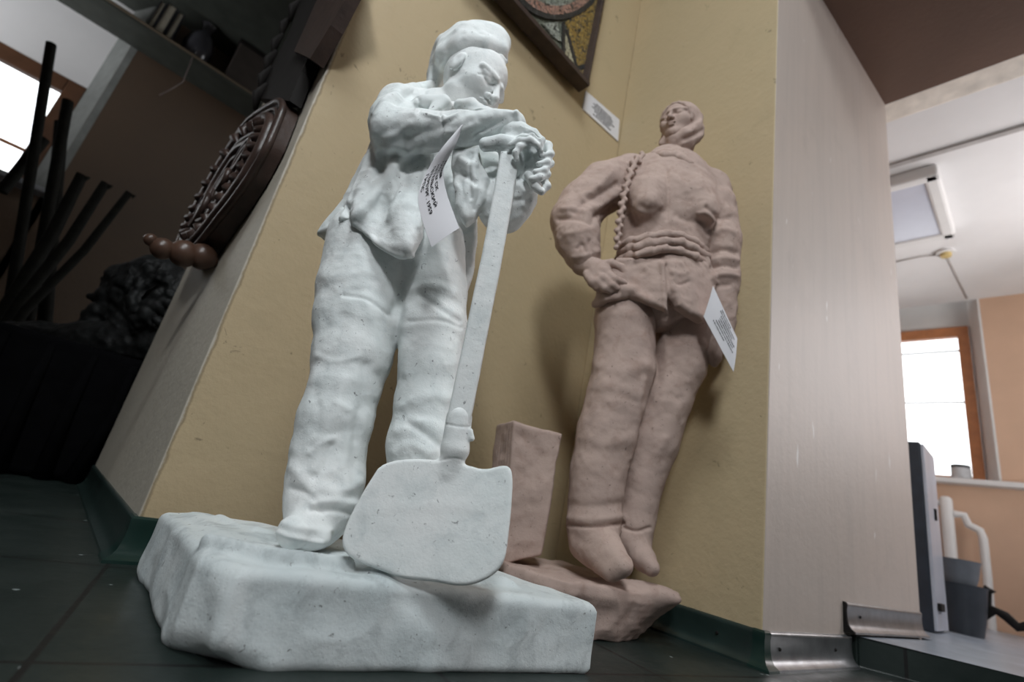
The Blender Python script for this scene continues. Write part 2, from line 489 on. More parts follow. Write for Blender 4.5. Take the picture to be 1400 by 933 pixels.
class Field:
    """signed distance field on a grid; shapes are blended in, then turned into one closed mesh"""
    def __init__(self, vox):
        self.v = vox
        self.ops = []

    def _apply(self, fn, lo, hi, k, mode):
        self.ops.append((fn, np.array(lo, float), np.array(hi, float), k, mode))

    def _run(self):
        adds = [o for o in self.ops if o[4] == 'add']
        lo = np.min([o[1] - o[3] * .3 for o in adds], 0) - 4 * self.v
        hi = np.max([o[2] + o[3] * .3 for o in adds], 0) + 4 * self.v
        self.lo = lo.astype(np.float32)
        self.n = np.ceil((hi - lo) / self.v).astype(int) + 1
        self.F = np.full(tuple(self.n), 0.2, np.float32)
        for o in self.ops: self._eval(*o)

    def _eval(self, fn, lo, hi, k, mode):
        pad = k + 3 * self.v
        i0 = np.clip(np.floor((np.array(lo) - pad - self.lo) / self.v).astype(int), 0, self.n)
        i1 = np.clip(np.ceil((np.array(hi) + pad - self.lo) / self.v).astype(int) + 1, 0, self.n)
        if np.any(i1 <= i0): return
        ax = [(self.lo[d] + self.v * np.arange(i0[d], i1[d])).astype(np.float32) for d in range(3)]
        X, Y, Z = ax[0][:, None, None], ax[1][None, :, None], ax[2][None, None, :]
        d = fn(X, Y, Z).astype(np.float32)
        S = self.F[i0[0]:i1[0], i0[1]:i1[1], i0[2]:i1[2]]
        if mode == 'add':
            r = np.minimum(S, d)
            if k > 0:
                h = np.maximum(k - np.abs(S - d), 0) / k
                r = r - h * h * k * 0.25
        else:
            d = -d
            r = np.maximum(S, d)
            if k > 0:
                h = np.maximum(k - np.abs(S - d), 0) / k
                r = r + h * h * k * 0.25
        self.F[i0[0]:i1[0], i0[1]:i1[1], i0[2]:i1[2]] = r

    def cone(self, a, b, ra, rb, k=0.01, mode='add', flat=None):
        a = np.array(a, np.float32); b = np.array(b, np.float32)
        ba = b - a; bb = float(ba @ ba) + 1e-12
        R = max(ra, rb) * (max(1.0, flat[1]) if flat else 1.0)

        def fn(X, Y, Z):
            px, py, pz = X - a[0], Y - a[1], Z - a[2]
            t = np.clip((px * ba[0] + py * ba[1] + pz * ba[2]) / bb, 0, 1)
            qx, qy, qz = px - t * ba[0], py - t * ba[1], pz - t * ba[2]
            if flat:
                n = flat[0]
                c = qx * n[0] + qy * n[1] + qz * n[2]
                g = c * (1 / flat[1] - 1)
                qx, qy, qz = qx + g * n[0], qy + g * n[1], qz + g * n[2]
            return np.sqrt(qx * qx + qy * qy + qz * qz) - (ra + (rb - ra) * t)
        self._apply(fn, np.minimum(a, b) - R, np.maximum(a, b) + R, k, mode)

    def ell(self, c, r, ax=None, k=0.01, mode='add'):
        c = np.array(c, np.float32); r = np.array(r, np.float32)
        A = np.eye(3, dtype=np.float32) if ax is None else np.array(ax, np.float32)   # rows: axes
        ext = np.sqrt(((A * r[:, None]) ** 2).sum(0))

        def fn(X, Y, Z):
            px, py, pz = X - c[0], Y - c[1], Z - c[2]
            u = [(px * A[i, 0] + py * A[i, 1] + pz * A[i, 2]) for i in range(3)]
            k0 = np.sqrt(sum((u[i] / r[i]) ** 2 for i in range(3)))
            k1 = np.sqrt(sum((u[i] / (r[i] * r[i])) ** 2 for i in range(3))) + 1e-9
            return k0 * (k0 - 1) / k1
        self._apply(fn, c - ext, c + ext, k, mode)

    def box(self, c, half, ax=None, rnd=0.005, k=0.005, mode='add'):
        c = np.array(c, np.float32); hf = np.array(half, np.float32) - rnd
        A = np.eye(3, dtype=np.float32) if ax is None else np.array(ax, np.float32)
        ext = (np.abs(A) * (hf + rnd)[:, None]).sum(0)

        def fn(X, Y, Z):
            px, py, pz = X - c[0], Y - c[1], Z - c[2]
            q = [np.abs(px * A[i, 0] + py * A[i, 1] + pz * A[i, 2]) - hf[i] for i in range(3)]
            o = np.sqrt(sum(np.maximum(t, 0) ** 2 for t in q))
            return o + np.minimum(np.maximum(np.maximum(q[0], q[1]), q[2]), 0) - rnd
        self._apply(fn, c - ext, c + ext, k, mode)

    def poly(self, pts, th, rnd=0.004, k=0.006, mode='add', normal=None, curve=0.0):
        """flat slab whose outline runs through 3-D points (fitted plane), half thickness th"""
        P = np.array(pts, float); c = P.mean(0)
        if normal is None:
            _, _, vt = np.linalg.svd(P - c); n = vt[2]
        else:
            n = np.array(normal, float); n /= np.linalg.norm(n)
        u = np.cross(n, [0, 0, 1.0]);
        if np.linalg.norm(u) < 1e-3: u = np.array([1.0, 0, 0])
        u /= np.linalg.norm(u); w = np.cross(n, u)
        q = np.stack([(P - c) @ u, (P - c) @ w], 1)
        m = len(q); c32, u, w, n = [x.astype(np.float32) for x in (c, u, w, n)]

        def fn(X, Y, Z):
            px, py, pz = X - c32[0], Y - c32[1], Z - c32[2]
            a = px * u[0] + py * u[1] + pz * u[2]
            b = px * w[0] + py * w[1] + pz * w[2]
            h = px * n[0] + py * n[1] + pz * n[2]
            if curve: h = h - curve * a * a
            d = np.full(a.shape, 1e9, np.float32); s = np.ones(a.shape, np.float32)
            for i in range(m):
                j = i - 1
                ex, ey = q[j, 0] - q[i, 0], q[j, 1] - q[i, 1]
                wx, wy = a - q[i, 0], b - q[i, 1]
                t = np.clip((wx * ex + wy * ey) / (ex * ex + ey * ey + 1e-12), 0, 1)
                bx, by = wx - ex * t, wy - ey * t
                d = np.minimum(d, bx * bx + by * by)
                c1, c2, c3 = b >= q[i, 1], b < q[j, 1], ex * wy > ey * wx
                s = np.where((c1 & c2 & c3) | (~c1 & ~c2 & ~c3), -s, s)
            d2 = s * np.sqrt(d) + rnd
            hh = np.abs(h) - th + rnd
            return np.minimum(np.maximum(d2, hh), 0) + np.sqrt(np.maximum(d2, 0) ** 2 + np.maximum(hh, 0) ** 2) - rnd
        e = th + abs(curve) * 0.02
        self._apply(fn, P.min(0) - e, P.max(0) + e, k, mode)

    def chain(self, pts, k=0.01, mode='add', flat=None, kin=0.004):
        """limb through (px, py, dh, radius in photo pixels)"""
        W = [(L(p[0], p[1], p[2])) for p in pts]
        Rr = [p[3] * depth_local(w) / FPX for p, w in zip(pts, W)]
        self.limb(W, Rr, k, mode, flat, kin)

    def limb(self, W, Rr, k=0.01, mode='add', flat=None, kin=0.004):
        W = [np.array(w, np.float32) for w in W]
        R = max(Rr) * (max(1.0, flat[1]) if flat else 1.0)

        def fn(X, Y, Z):
            out = None
            for a, b, ra, rb in zip(W[:-1], W[1:], Rr[:-1], Rr[1:]):
                ba = b - a; bb = float(ba @ ba) + 1e-12
                px, py, pz = X - a[0], Y - a[1], Z - a[2]
                t = np.clip((px * ba[0] + py * ba[1] + pz * ba[2]) / bb, 0, 1)
                qx, qy, qz = px - t * ba[0], py - t * ba[1], pz - t * ba[2]
                if flat:
                    n = flat[0]
                    g = (qx * n[0] + qy * n[1] + qz * n[2]) * (1 / flat[1] - 1)
                    qx, qy, qz = qx + g * n[0], qy + g * n[1], qz + g * n[2]
                d = np.sqrt(qx * qx + qy * qy + qz * qz) - (ra + (rb - ra) * t)
                if out is None: out = d
                else:
                    h = np.maximum(kin - np.abs(out - d), 0) / kin
                    out = np.minimum(out, d) - h * h * kin * 0.25
            return out
        self._apply(fn, np.min(W, 0) - R, np.max(W, 0) + R, k, mode)

    def mesh(self, name, rough=0.0, rscale=60.0, seed=1, smooth=1, strokes=(), chisel=1.0):
        self._run()
        F = self.F
        F[0], F[-1], F[:, 0], F[:, -1], F[:, :, 0], F[:, :, -1] = 0.1, 0.1, 0.1, 0.1, 0.1, 0.1
        S = (F < 0)
        nx, ny, nz = [n - 1 for n in F.shape]
        cnt = np.zeros((nx, ny, nz), np.uint8)
        for dx in (0, 1):
            for dy in (0, 1):
                for dz in (0, 1):
                    cnt += S[dx:dx + nx, dy:dy + ny, dz:dz + nz]
        act = np.argwhere((cnt > 0) & (cnt < 8)); del cnt
        ids = np.full((nx, ny, nz), -1, np.int32)
        ids[act[:, 0], act[:, 1], act[:, 2]] = np.arange(len(act))
        cv = {}
        for dx in (0, 1):
            for dy in (0, 1):
                for dz in (0, 1):
                    cv[dx, dy, dz] = F[act[:, 0] + dx, act[:, 1] + dy, act[:, 2] + dz]
        acc = np.zeros((len(act), 3)); num = np.zeros(len(act))
        for a in cv:
            for d in range(3):
                if a[d]: continue
                b = list(a); b[d] = 1; b = tuple(b)
                va, vb = cv[a], cv[b]
                x = (va < 0) != (vb < 0)
                t = np.where(x, va / (va - vb + 1e-20 * (va == vb)), 0)
                p = np.tile(np.array(a, float), (len(act), 1)); p[:, d] = t
                acc[x] += p[x]; num[x] += 1
        V = (act + acc / num[:, None]) * self.v + self.lo
        quads = []
        for d in range(3):
            o = [e for e in range(3) if e != d]
            sl0 = [slice(1, -1)] * 3; sl1 = [slice(1, -1)] * 3
            sl0[d] = slice(0, -1); sl1[d] = slice(1, None)
            A, B = S[tuple(sl0)], S[tuple(sl1)]
            E = np.argwhere(A != B)
            fl = A[E[:, 0], E[:, 1], E[:, 2]]
            off = np.ones(3, int); off[d] = 0
            E = E + off
            u = np.zeros(3, int); u[o[0]] = 1
            w = np.zeros(3, int); w[o[1]] = 1
            q = [ids[tuple((E - u - w).T)], ids[tuple((E - w).T)], ids[tuple(E.T)], ids[tuple((E - u).T)]]
            q = np.stack(q, 1)
            flip = fl if d != 1 else ~fl
            q[~flip] = q[~flip][:, ::-1]
            quads.append(q)
        Q = np.concatenate(quads)
        Q = Q[(Q >= 0).all(1)]

        def relax(V):
            s = np.zeros_like(V); c = np.zeros(len(V))
            for i in range(4):
                j = (i + 1) % 4
                np.add.at(s, Q[:, i], V[Q[:, j]]); np.add.at(s, Q[:, j], V[Q[:, i]])
                np.add.at(c, Q[:, i], 1); np.add.at(c, Q[:, j], 1)
            return V * 0.5 + 0.5 * s / np.maximum(c, 1)[:, None]
        for _ in range(smooth): V = relax(V)
        if rough > 0 or strokes:
            nrm = np.zeros_like(V)
            e = np.cross(V[Q[:, 2]] - V[Q[:, 0]], V[Q[:, 3]] - V[Q[:, 1]])
            for i in range(4): np.add.at(nrm, Q[:, i], e)
            nrm /= np.linalg.norm(nrm, axis=1)[:, None] + 1e-12
            P = V.astype(np.float32)
            h = vnoise(P, rscale, seed) * 0.55 + vnoise(P, rscale * 2.3, seed + 5) * 0.3 + vnoise(P, rscale * 0.4, seed + 9) * 0.7 + (0.45 - np.abs(vnoise(P, rscale * .9, seed + 13))) * 1.1 * chisel
            V = V + nrm * (h * rough)[:, None]
            V = carve(V, nrm, strokes)
        me = bpy.data.meshes.new(name)
        me.vertices.add(len(V)); me.vertices.foreach_set('co', V.astype(np.float32).ravel())
        me.loops.add(Q.size); me.loops.foreach_set('vertex_index', Q.astype(np.int32).ravel())
        me.polygons.add(len(Q))
        me.polygons.foreach_set('loop_start', np.arange(0, Q.size, 4, dtype=np.int32))
        me.polygons.foreach_set('use_smooth', np.ones(len(Q), bool))
        me.update(calc_edges=True); me.validate()
        return me


def local_mesh_object(name, me, mat, root, base):
    """me is in viewer-facing local coordinates; root stands at base (local) with the frame's rotation"""
    me.transform(Matrix.Translation((-base[0], -base[1], -base[2])))
    me.materials.clear(); me.materials.append(mat)
    o = bpy.data.objects.new(name, me); COL.objects.link(o)
    o.parent = root
    return o


def head_frame(fwd, up):
    f = np.array(fwd, float); f /= np.linalg.norm(f)
    u = np.array(up, float); u -= f * (u @ f); u /= np.linalg.norm(u)
    r = np.cross(f, u)
    return np.stack([r, f, u])        # rows: right, forward, up


def sculpt_head(F, c, A, s, male=True, ears=True, ns=1.0):
    c = np.array(c)

    def p(x, y, z): return c + s * (x * A[0] + y * A[1] + z * A[2])

    def e(x, y, z, rx, ry, rz, k, mode='add', ax=A):
        F.ell(p(x, y, z), np.array([rx, ry, rz]) * s, ax, k * s, mode)

    def cn(a, b, ra, rb, k, mode='add'):
        F.cone(p(*a), p(*b), ra * s, rb * s, k * s, mode)
    e(0, -.06, .10, .34, .41, .38, .02)
    e(0, .10, -.12, .265, .27, .35, .10)
    jw = .26 if male else .22
    cn((-jw * .8, .02, -.28), (-.05, .27, -.41), .09, .085, .10)
    cn((jw * .8, .02, -.28), (.05, .27, -.41), .09, .085, .10)
    e(0, .31, -.40, .085, .08, .07, .06)
    for sx in (-1, 1):
        e(sx * .18, .22, -.11, .10, .09, .09, .12)                       # cheek bone
        e(sx * .145, .405, .0, .11, .095, .065, .05, 'sub')            # eye socket
        e(sx * .142, .285, .0, .075, .07, .05, .012)                     # eyeball
        cn((sx * .06, .365, .075), (sx * .25, .265, .065), .030, .026, .05)   # brow
        cn((sx * .075, .352, .028), (sx * .215, .30, .022), .010, .010, .02)  # upper lid
        e(sx * .05, .405, -.15, .038, .045, .032, .02)                   # nostril wing
        if ears:
            e(sx * .345, -.03, -.02, .035, .085, .125, .02)
            e(sx * .385, .0, .0, .024, .05, .075, .012, 'sub')
    cn((0, .365, .05), (0, .375 + .10 * ns, -.135), .030, .045 * ns, .03)      # nose
    e(0, .37 + .10 * ns, -.14, .045 * ns, .045, .04, .02)
    for sx in ((-1, 1) if ns == 1 else ()): e(sx * .027, .35 + .09 * ns, -.185, .016, .022, .013, .008, 'sub')
    e(0, .375, -.235, .10, .045, .026, .02)
    e(0, .37, -.295, .085, .05, .028, .02)
    e(0, .45, -.265, .105, .07, .010, .012, 'sub')
    e(0, .40, -.345, .07, .05, .02, .02, 'sub')
    cn((0, .0, -.30), (0, -.12, -.62), .20, .21, .10)                    # neck

# ------------------------------------------------------------------ the setting
X0, C1 = 0.178, 1.122                       # left pier: corner line and front plane
NB0, NB1 = (1.335, C1), (1.270, 0.453)      # niche back wall
JE = (2.360, 0.333)                         # far end of the right jamb
STEP = 0.075


def struct(name, mb, mat, smooth=None):
    o = mb.build(name, mat, None, smooth)
    o['kind'] = 'structure'
    return o


def two_tone(o, mat2, test):
    o.data.materials.append(mat2)
    for p in o.data.polygons:
        if test(p.normal, p.center): p.material_index = 1


struct('floor', MB().box((0, 1.6, -0.03), (9, 9, 0.06)), MAT['floor'])
MAT['pier_side'] = wall_mat('pier side paint', (0.47, 0.43, 0.36), (0.50, 0.45, 0.37), False)
MAT['pier_wall'] = wall_mat('yellow pier paint', (0.475, 0.378, 0.232), (0.51, 0.395, 0.243), True, X0)
o = struct('wall_left', MB().prism([(X0, C1), (1.36, C1), (1.36, 2.28), (X0, 2.28)], 0, 3.7, 0.004), MAT['pier_wall'])
two_tone(o, MAT['pier_side'], lambda n, c: n.x < -0.8)
o = struct('wall_right', MB().prism([NB1, JE, (2.36, 2.28), (1.36, 2.28), (1.36, C1 - .001), (NB0[0], C1 - .001)], 0, 3.7, 0.004), MAT['yellow_wall'])
two_tone(o, MAT['cream_wall'], lambda n, c: n.y < -0.8 or (n.x > 0.8))
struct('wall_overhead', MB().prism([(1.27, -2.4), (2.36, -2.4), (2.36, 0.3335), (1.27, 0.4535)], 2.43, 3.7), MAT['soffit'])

# raised floor of the right passage: dark riser with paler blue-grey top
mt, nt, b = new_mat('blue grey step')
geo = nt.nodes.new('ShaderNodeNewGeometry')
c = ramp(nt, noise(nt, 9, 6, 0.65, geo.outputs['Position'], 0.6), [(0.35, (0.22, 0.25, 0.29)), (0.7, (0.36, 0.40, 0.46))])
nt.links.new(c, b.inputs['Base Color']); b.inputs['Roughness'].default_value = 0.3
MAT['step_top'] = mt
SF = [(1.752, 0.405), (1.985, -0.10), (2.55, -1.6), (6.0, -1.6), (6.0, 2.2), (2.36, 2.2), (2.36, 0.30), (1.752, 0.385)]
o = struct('floor_raised', MB().prism(SF, 0.0, STEP, 0.004), MAT['floor'])
two_tone(o, MAT['step_top'], lambda n, c: n.z > 0.8)

# the next room (right)
FX = 5.0
struct('wall_far', MB().box((FX + .15, -1.0, 1.4), (0.3, 2.40, 2.8)).box((FX + .15, 2.0, 1.4), (0.3, 0.8, 2.8)).box((FX + .15, .9, .51), (.3, 1.4, 1.02)), MAT['peach_wall'])
struct('wall_recess', MB().box((5.25, .9, 2.6), (0.1, 1.5, 0.42)).prism([(4.999, .203), (5.215, .282), (5.30, .29), (5.30, .19), (5.0, .19)], 1.02, 2.8), MAT['white_paint'])
struct('ceiling', MB().box((3.68, 0.2, 2.57), (2.66, 4.4, 0.06)), MAT['ceiling_white'])
struct('trim_1', MB().box((2.455, -1.05, 2.505), (0.17, 2.9, 0.07), bev=.008), simple_mat('cream cornice paint', (.82, .76, .68)))
struct('trim_2', MB().box((2.975, 0.0, 2.533), (0.035, 4.0, 0.018), bev=.004), simple_mat('grey cover strip', (.42, .40, .39)))
struct('wall_beyond', MB().box((3.7, 2.25, 1.4), (3.2, .1, 2.8)), MAT['peach_wall'])
# window, right
wy0, wy1, wz0, wz1 = 0.284, 1.5, 1.06, 2.385
f = struct('window_1', MB().box((5.2, wy0 + .036, (wz0 + wz1) / 2), (.06, .072, wz1 - wz0), bev=.006)
           .box((5.2, wy1 - .028, (wz0 + wz1) / 2), (.06, .056, wz1 - wz0), bev=.006)
           .box((5.2, (wy0 + wy1) / 2, wz1 - .045), (.058, wy1 - wy0 - .1, .09), bev=.006)
           .box((5.2, (wy0 + wy1) / 2, wz0 + .03), (.058, wy1 - wy0 - .1, .06), bev=.006), MAT['window_wood'])
g = MB().box((5.205, (wy0 + wy1) / 2, (wz0 + wz1) / 2), (.005, wy1 - wy0 - .1, wz1 - wz0 - .14)).build('window_pane', MAT['glass'], f)
gm = MB()
for z in (2.17, 1.72): gm.box((5.19, (wy0 + wy1) / 2, z), (.02, wy1 - wy0 - .11, .012))
gm.build('glazing_bar', simple_mat('pale glazing bar', (.45, .45, .46)), f)
struct('trim_3', MB().box((5.02, 0.2, 1.04), (.24, 3.2, .04), bev=.01), MAT['white_paint'])       # window board
# window, left (the wall there faces the viewer)
WY = 4.2
wl = MB().box((1.0, WY + .15, 1.6), (3.08, .3, 3.2)).box((-1.75, WY + .15, .74), (2.5, .3, 1.48)).box((-3.2, WY + .15, 1.6), (1.2, .3, 3.2))
MAT['shaded_peach_wall'] = wall_mat('shaded peach wall paint', (0.10, 0.064, 0.040), (0.085, 0.056, 0.037), False)  # peach wall, its shade painted in as a darker brown
struct('wall_back', wl, MAT['shaded_peach_wall'])
struct('wall_spandrel', MB().box((-1.6, 4.46, 2.85), (2.0, .1, .98)), MAT['ceiling_white'])
struct('trim_4', MB().prism([(-.538, 4.199), (-.645, 4.40), (-.645, 4.50), (-.50, 4.50), (-.50, 4.199)], 1.48, 3.24), simple_mat('shaded white reveal paint', (.20, .21, .20)))   # white window reveal, its shade painted in as grey
lx1, lz1, lz0 = -.65, 2.42, 1.50
f = struct('window_2', MB().box((lx1 - .045, 4.43, (lz0 + lz1) / 2), (.10, .06, lz1 - lz0), bev=.006)
           .box((lx1 - 1.4, 4.43, (lz0 + lz1) / 2), (.09, .06, lz1 - lz0), bev=.006)
           .box((lx1 - .72, 4.43, lz1 - .055), (1.25, .058, .11), bev=.006)
           .box((lx1 - .72, 4.43, lz0 + .035), (1.25, .058, .07), bev=.006), simple_mat('brown window wood', (.11, .05, .025), .45))
MB().box((lx1 - .72, 4.435, (lz0 + lz1) / 2), (1.27, .005, lz1 - lz0 - .18)).build('window_pane', MAT['glass'], f)
MB().box((lx1 - .72, 4.415, 1.80), (1.25, .02, .02)).build('glazing_bar', MAT['window_wood'], f)
struct('trim_5', MB().box((-1.5, 4.25, 1.495), (2.1, .34, .035), bev=.008), simple_mat('grey window board', (.24, .25, .27)))
struct('ceiling_left', MB().box((-.7, 3.3, 3.25), (5.0, 2.3, .1)), MAT['olive_board'])
struct('wall_side', MB().box((-3.3, 1.6, 1.6), (.1, 5.4, 3.3)), MAT['shaded_peach_wall'])

struct('wall_light_block', MB().prism([(-3.3, C1), (-.62, C1), (-.62, 1.9), (-3.3, 1.9)], 0, 3.7), MAT['cream_wall'])  # unseen wall added to keep the hall light out of the left room


def screws(spots, base, d, out, z):
    for t in spots:
        p = (base[0] + d.x * t + out.x * .0085, base[1] + d.y * t + out.y * .0085, z)
        o = MB().lathe([(0, .003), (.0028, .003), (.004, 0), (0, 0)], p, tuple(out), 10).build('screw', MAT['black_wood'], None, 60)
        o['kind'] = 'structure'; o.name = 'trim_9'


# outdoors
struct('sky', MB().box((9.0, 1.0, 3.0), (.1, 9, 8)).box((-2.5, 9.0, 4.2), (9, .1, 8)), MAT['sky'])
bm_ = MB().box((-3.4, 8.2, 1.6), (3.2, .5, 2.6), bev=.02)
bld = bm_.build('building', simple_mat('pink facade', (.55, .40, .36)))
tag(bld, 'low pinkish house seen through the upper left window', 'building')
MB().box((-3.4, 7.92, 2.72), (3.3, .12, .12), bev=.02).build('cornice', MAT['white_paint'], bld)
for i in range(4):
    MB().box((-4.5 + i * .75, 7.95, 2.1), (.34, .06, .6), bev=.01).build('window', MAT['dark_cover'], bld)
area('facade_fill', (-3.0, 6.0, 5.5), (-3.2, 8.0, 1.8), 1.5, 1.5, 60, (1, .95, .9))  # added lamp that brightens the house front outdoors

# skirting, coved
COVE = [(0, 0), (.026, 0), (.0255, .005), (.016, .011), (.0105, .021), (.008, .035), (.0072, .055), (.0088, .064), (.0085, .070), (.005, .0735), (0, .0735)]


def skirting(name, p0, p1, out, mat, m0=0, m1=0, z=0.0):
    return struct(name, MB().extrude_profile(COVE, (p0[0], p0[1], z), (p1[0], p1[1], z), out, m0, m1), mat, 50)


def along(a, b, t): return (a[0] + (b[0] - a[0]) * t, a[1] + (b[1] - a[1]) * t)


skirting('baseboard_pier', (X0, 2.27), (X0, C1 + .012), (-1, 0, 0), MAT['green_skirting'], 0, 0)
skirting('baseboard_left', (X0 + .03, C1), (NB0[0], C1), (0, -1, 0), MAT['green_skirting'], 0, -1)
nbd = Vector((NB0[0] - NB1[0], NB0[1] - NB1[1], 0)).normalized(); nbo = Vector((-nbd.y, nbd.x, 0))
if nbo.x > 0: nbo = -nbo
q0 = (NB1[0] + nbd.x * .012, NB1[1] + nbd.y * .012)
skirting('baseboard_niche', NB0, q0, nbo, MAT['green_skirting'], 1, 0)
jd = Vector((JE[0] - NB1[0], JE[1] - NB1[1], 0)).normalized(); jo = Vector((jd.y, -jd.x, 0))
if jo.y > 0: jo = -jo
jp = lambda t: (NB1[0] + jd.x * t, NB1[1] + jd.y * t)
skirting('baseboard_jamb', jp(.012), jp(.470), jo, MAT['metal_skirting'])
skirting('baseboard_step', jp(.440), jp(1.08), jo, MAT['metal_skirting'], z=STEP + .006)


def corner_cap(name, c, d1, o1, d2, o2, w, mat):
    """moulded cap of the skirting on an outward corner: coved sides meeting in a mitre"""
    mb = MB()
    c = Vector((c[0], c[1], 0)); bm = mb.bm
    rows = []
    for o, u in COVE:
        o *= 1.12
        a = c + d1 * w + o1 * o
        den = 1 - (o1.dot(o2)) ** 2
        # mitre point: o1 and o2 offsets both satisfied
        m = c + (o1 + o2) * (o / (1 + o1.dot(o2)))
        b_ = c + d2 * w + o2 * o
        rows.append([bm.verts.new((q.x, q.y, u * 1.02)) for q in (a, m, b_)])
    n = len(rows)
    for i in range(n):
        r0, r1 = rows[i], rows[(i + 1) % n]
        for k in (0, 1): bm.faces.new((r0[k], r0[k + 1], r1[k + 1], r1[k]))
    bm.faces.new([r[0] for r in rows]); bm.faces.new([r[2] for r in rows][::-1])
    return struct(name, mb, mat, 40)


corner_cap('trim_6', (X0, C1), Vector((0, 1, 0)), Vector((-1, 0, 0)), Vector((1, 0, 0)), Vector((0, -1, 0)), .034, MAT['green_corner'])
corner_cap('trim_7', NB1, nbd, nbo, jd, jo, .018, MAT['green_corner'])
# closed end of the upper skirting and its screws
e0 = jp(.436)
struct('trim_8', MB().extrude_profile([(o * 1.04, u * 1.01) for o, u in COVE], (e0[0], e0[1], STEP + .006), (e0[0] + jd.x * .008, e0[1] + jd.y * .008, STEP + .006), jo), MAT['black_wood'])

screws((.10,), NB1, nbd, nbo, .040)
screws((.060, .36), NB1, jd, jo, .040)
screws((.53,), NB1, jd, jo, STEP + .046)

# ------------------------------------------------------------------ white statue: worker leaning on a shovel
BASE_W = L(430, 735, .80); BASE_W[2] = 0.0
bw = to_world(BASE_W)
worker = thing('worker_statue', 'white plaster statue of a worker in a cap leaning on a shovel', 'statue', tuple(bw), FRAME_ROT)


def px2(pts, dh): return [L(p[0], p[1], p[2] if len(p) > 2 else dh) for p in pts]


# figure: legs, trunk, neck, head and hands in one surface
V1 = 0.0017
F = Field(V1)
# right leg (viewer's left) in a wide crumpled trouser leg
F.chain([(507, 335, .845, 58), (497, 400, .84, 60), (491, 440, .83, 58), (482, 490, .815, 52), (472, 530, .805, 47), (459, 575, .80, 49),
         (449, 620, .80, 48), (445, 660, .795, 50), (440, 690, .785, 49)], .02, kin=.010)
F.chain([(436, 700, .78, 34), (434, 716, .775, 33)], .012)
# left leg
F.chain([(590, 335, .84, 46), (592, 400, .835, 46), (592, 450, .83, 46), (589, 500, .82, 43), (585, 550, .82, 44), (581, 610, .82, 50), (578, 690, .81, 46)], .012, kin=.010)
F.chain([(545, 335, .86, 56), (560, 240, .85, 50), (600, 170, .84, 44)], .03)
# shoes
F.chain([(438, 708, .785, 30), (420, 722, .745, 29), (402, 728, .722, 22)], .012)
F.chain([(430, 730, .748, 19), (441, 738, .732, 11)], .012)
F.chain([(585, 715, .80, 34), (560, 735, .745, 28)], .015)
# head, bowed over the shovel towards the right
HA = head_frame((.83, -.45, -.44), (-.06, .06, 1.0))
HC = L(648, 116, .80)
HS = .174
sculpt_head(F, HC, HA, HS)
hp = lambda x, y, z: HC + HS * (x * HA[0] + y * HA[1] + z * HA[2])
F.chain([(676, 79, .775, 3.5), (684, 79, .77, 4), (690, 84, .775, 3)], .004)
# near hand draped over the top of the shaft
F.chain([(690, 180, .715, 16), (712, 180, .70, 13), (722, 186, .695, 12)], .008)
F.chain([(664, 198, .70, 9), (686, 194, .695, 10), (702, 197, .69, 6)], .005)
F.chain([(714, 176, .695, 5.6), (730, 182, .688, 5.8), (741, 192, .686, 5.2), (739, 205, .688, 4.2)], .002)
F.chain([(714, 188, .685, 5.4), (727, 188, .678, 5.6), (737, 195, .678, 5.0), (740, 206, .682, 3.8)], .002)
F.chain([(698, 199, .68, 4.6), (711, 193, .675, 5.0), (725, 192, .672, 5.0), (735, 199, .674, 4.4)], .002)
F.chain([(706, 218, .68, 3.6), (705, 209, .676, 4.6), (710, 201, .674, 4.6), (718, 198, .678, 4.6)], .002)
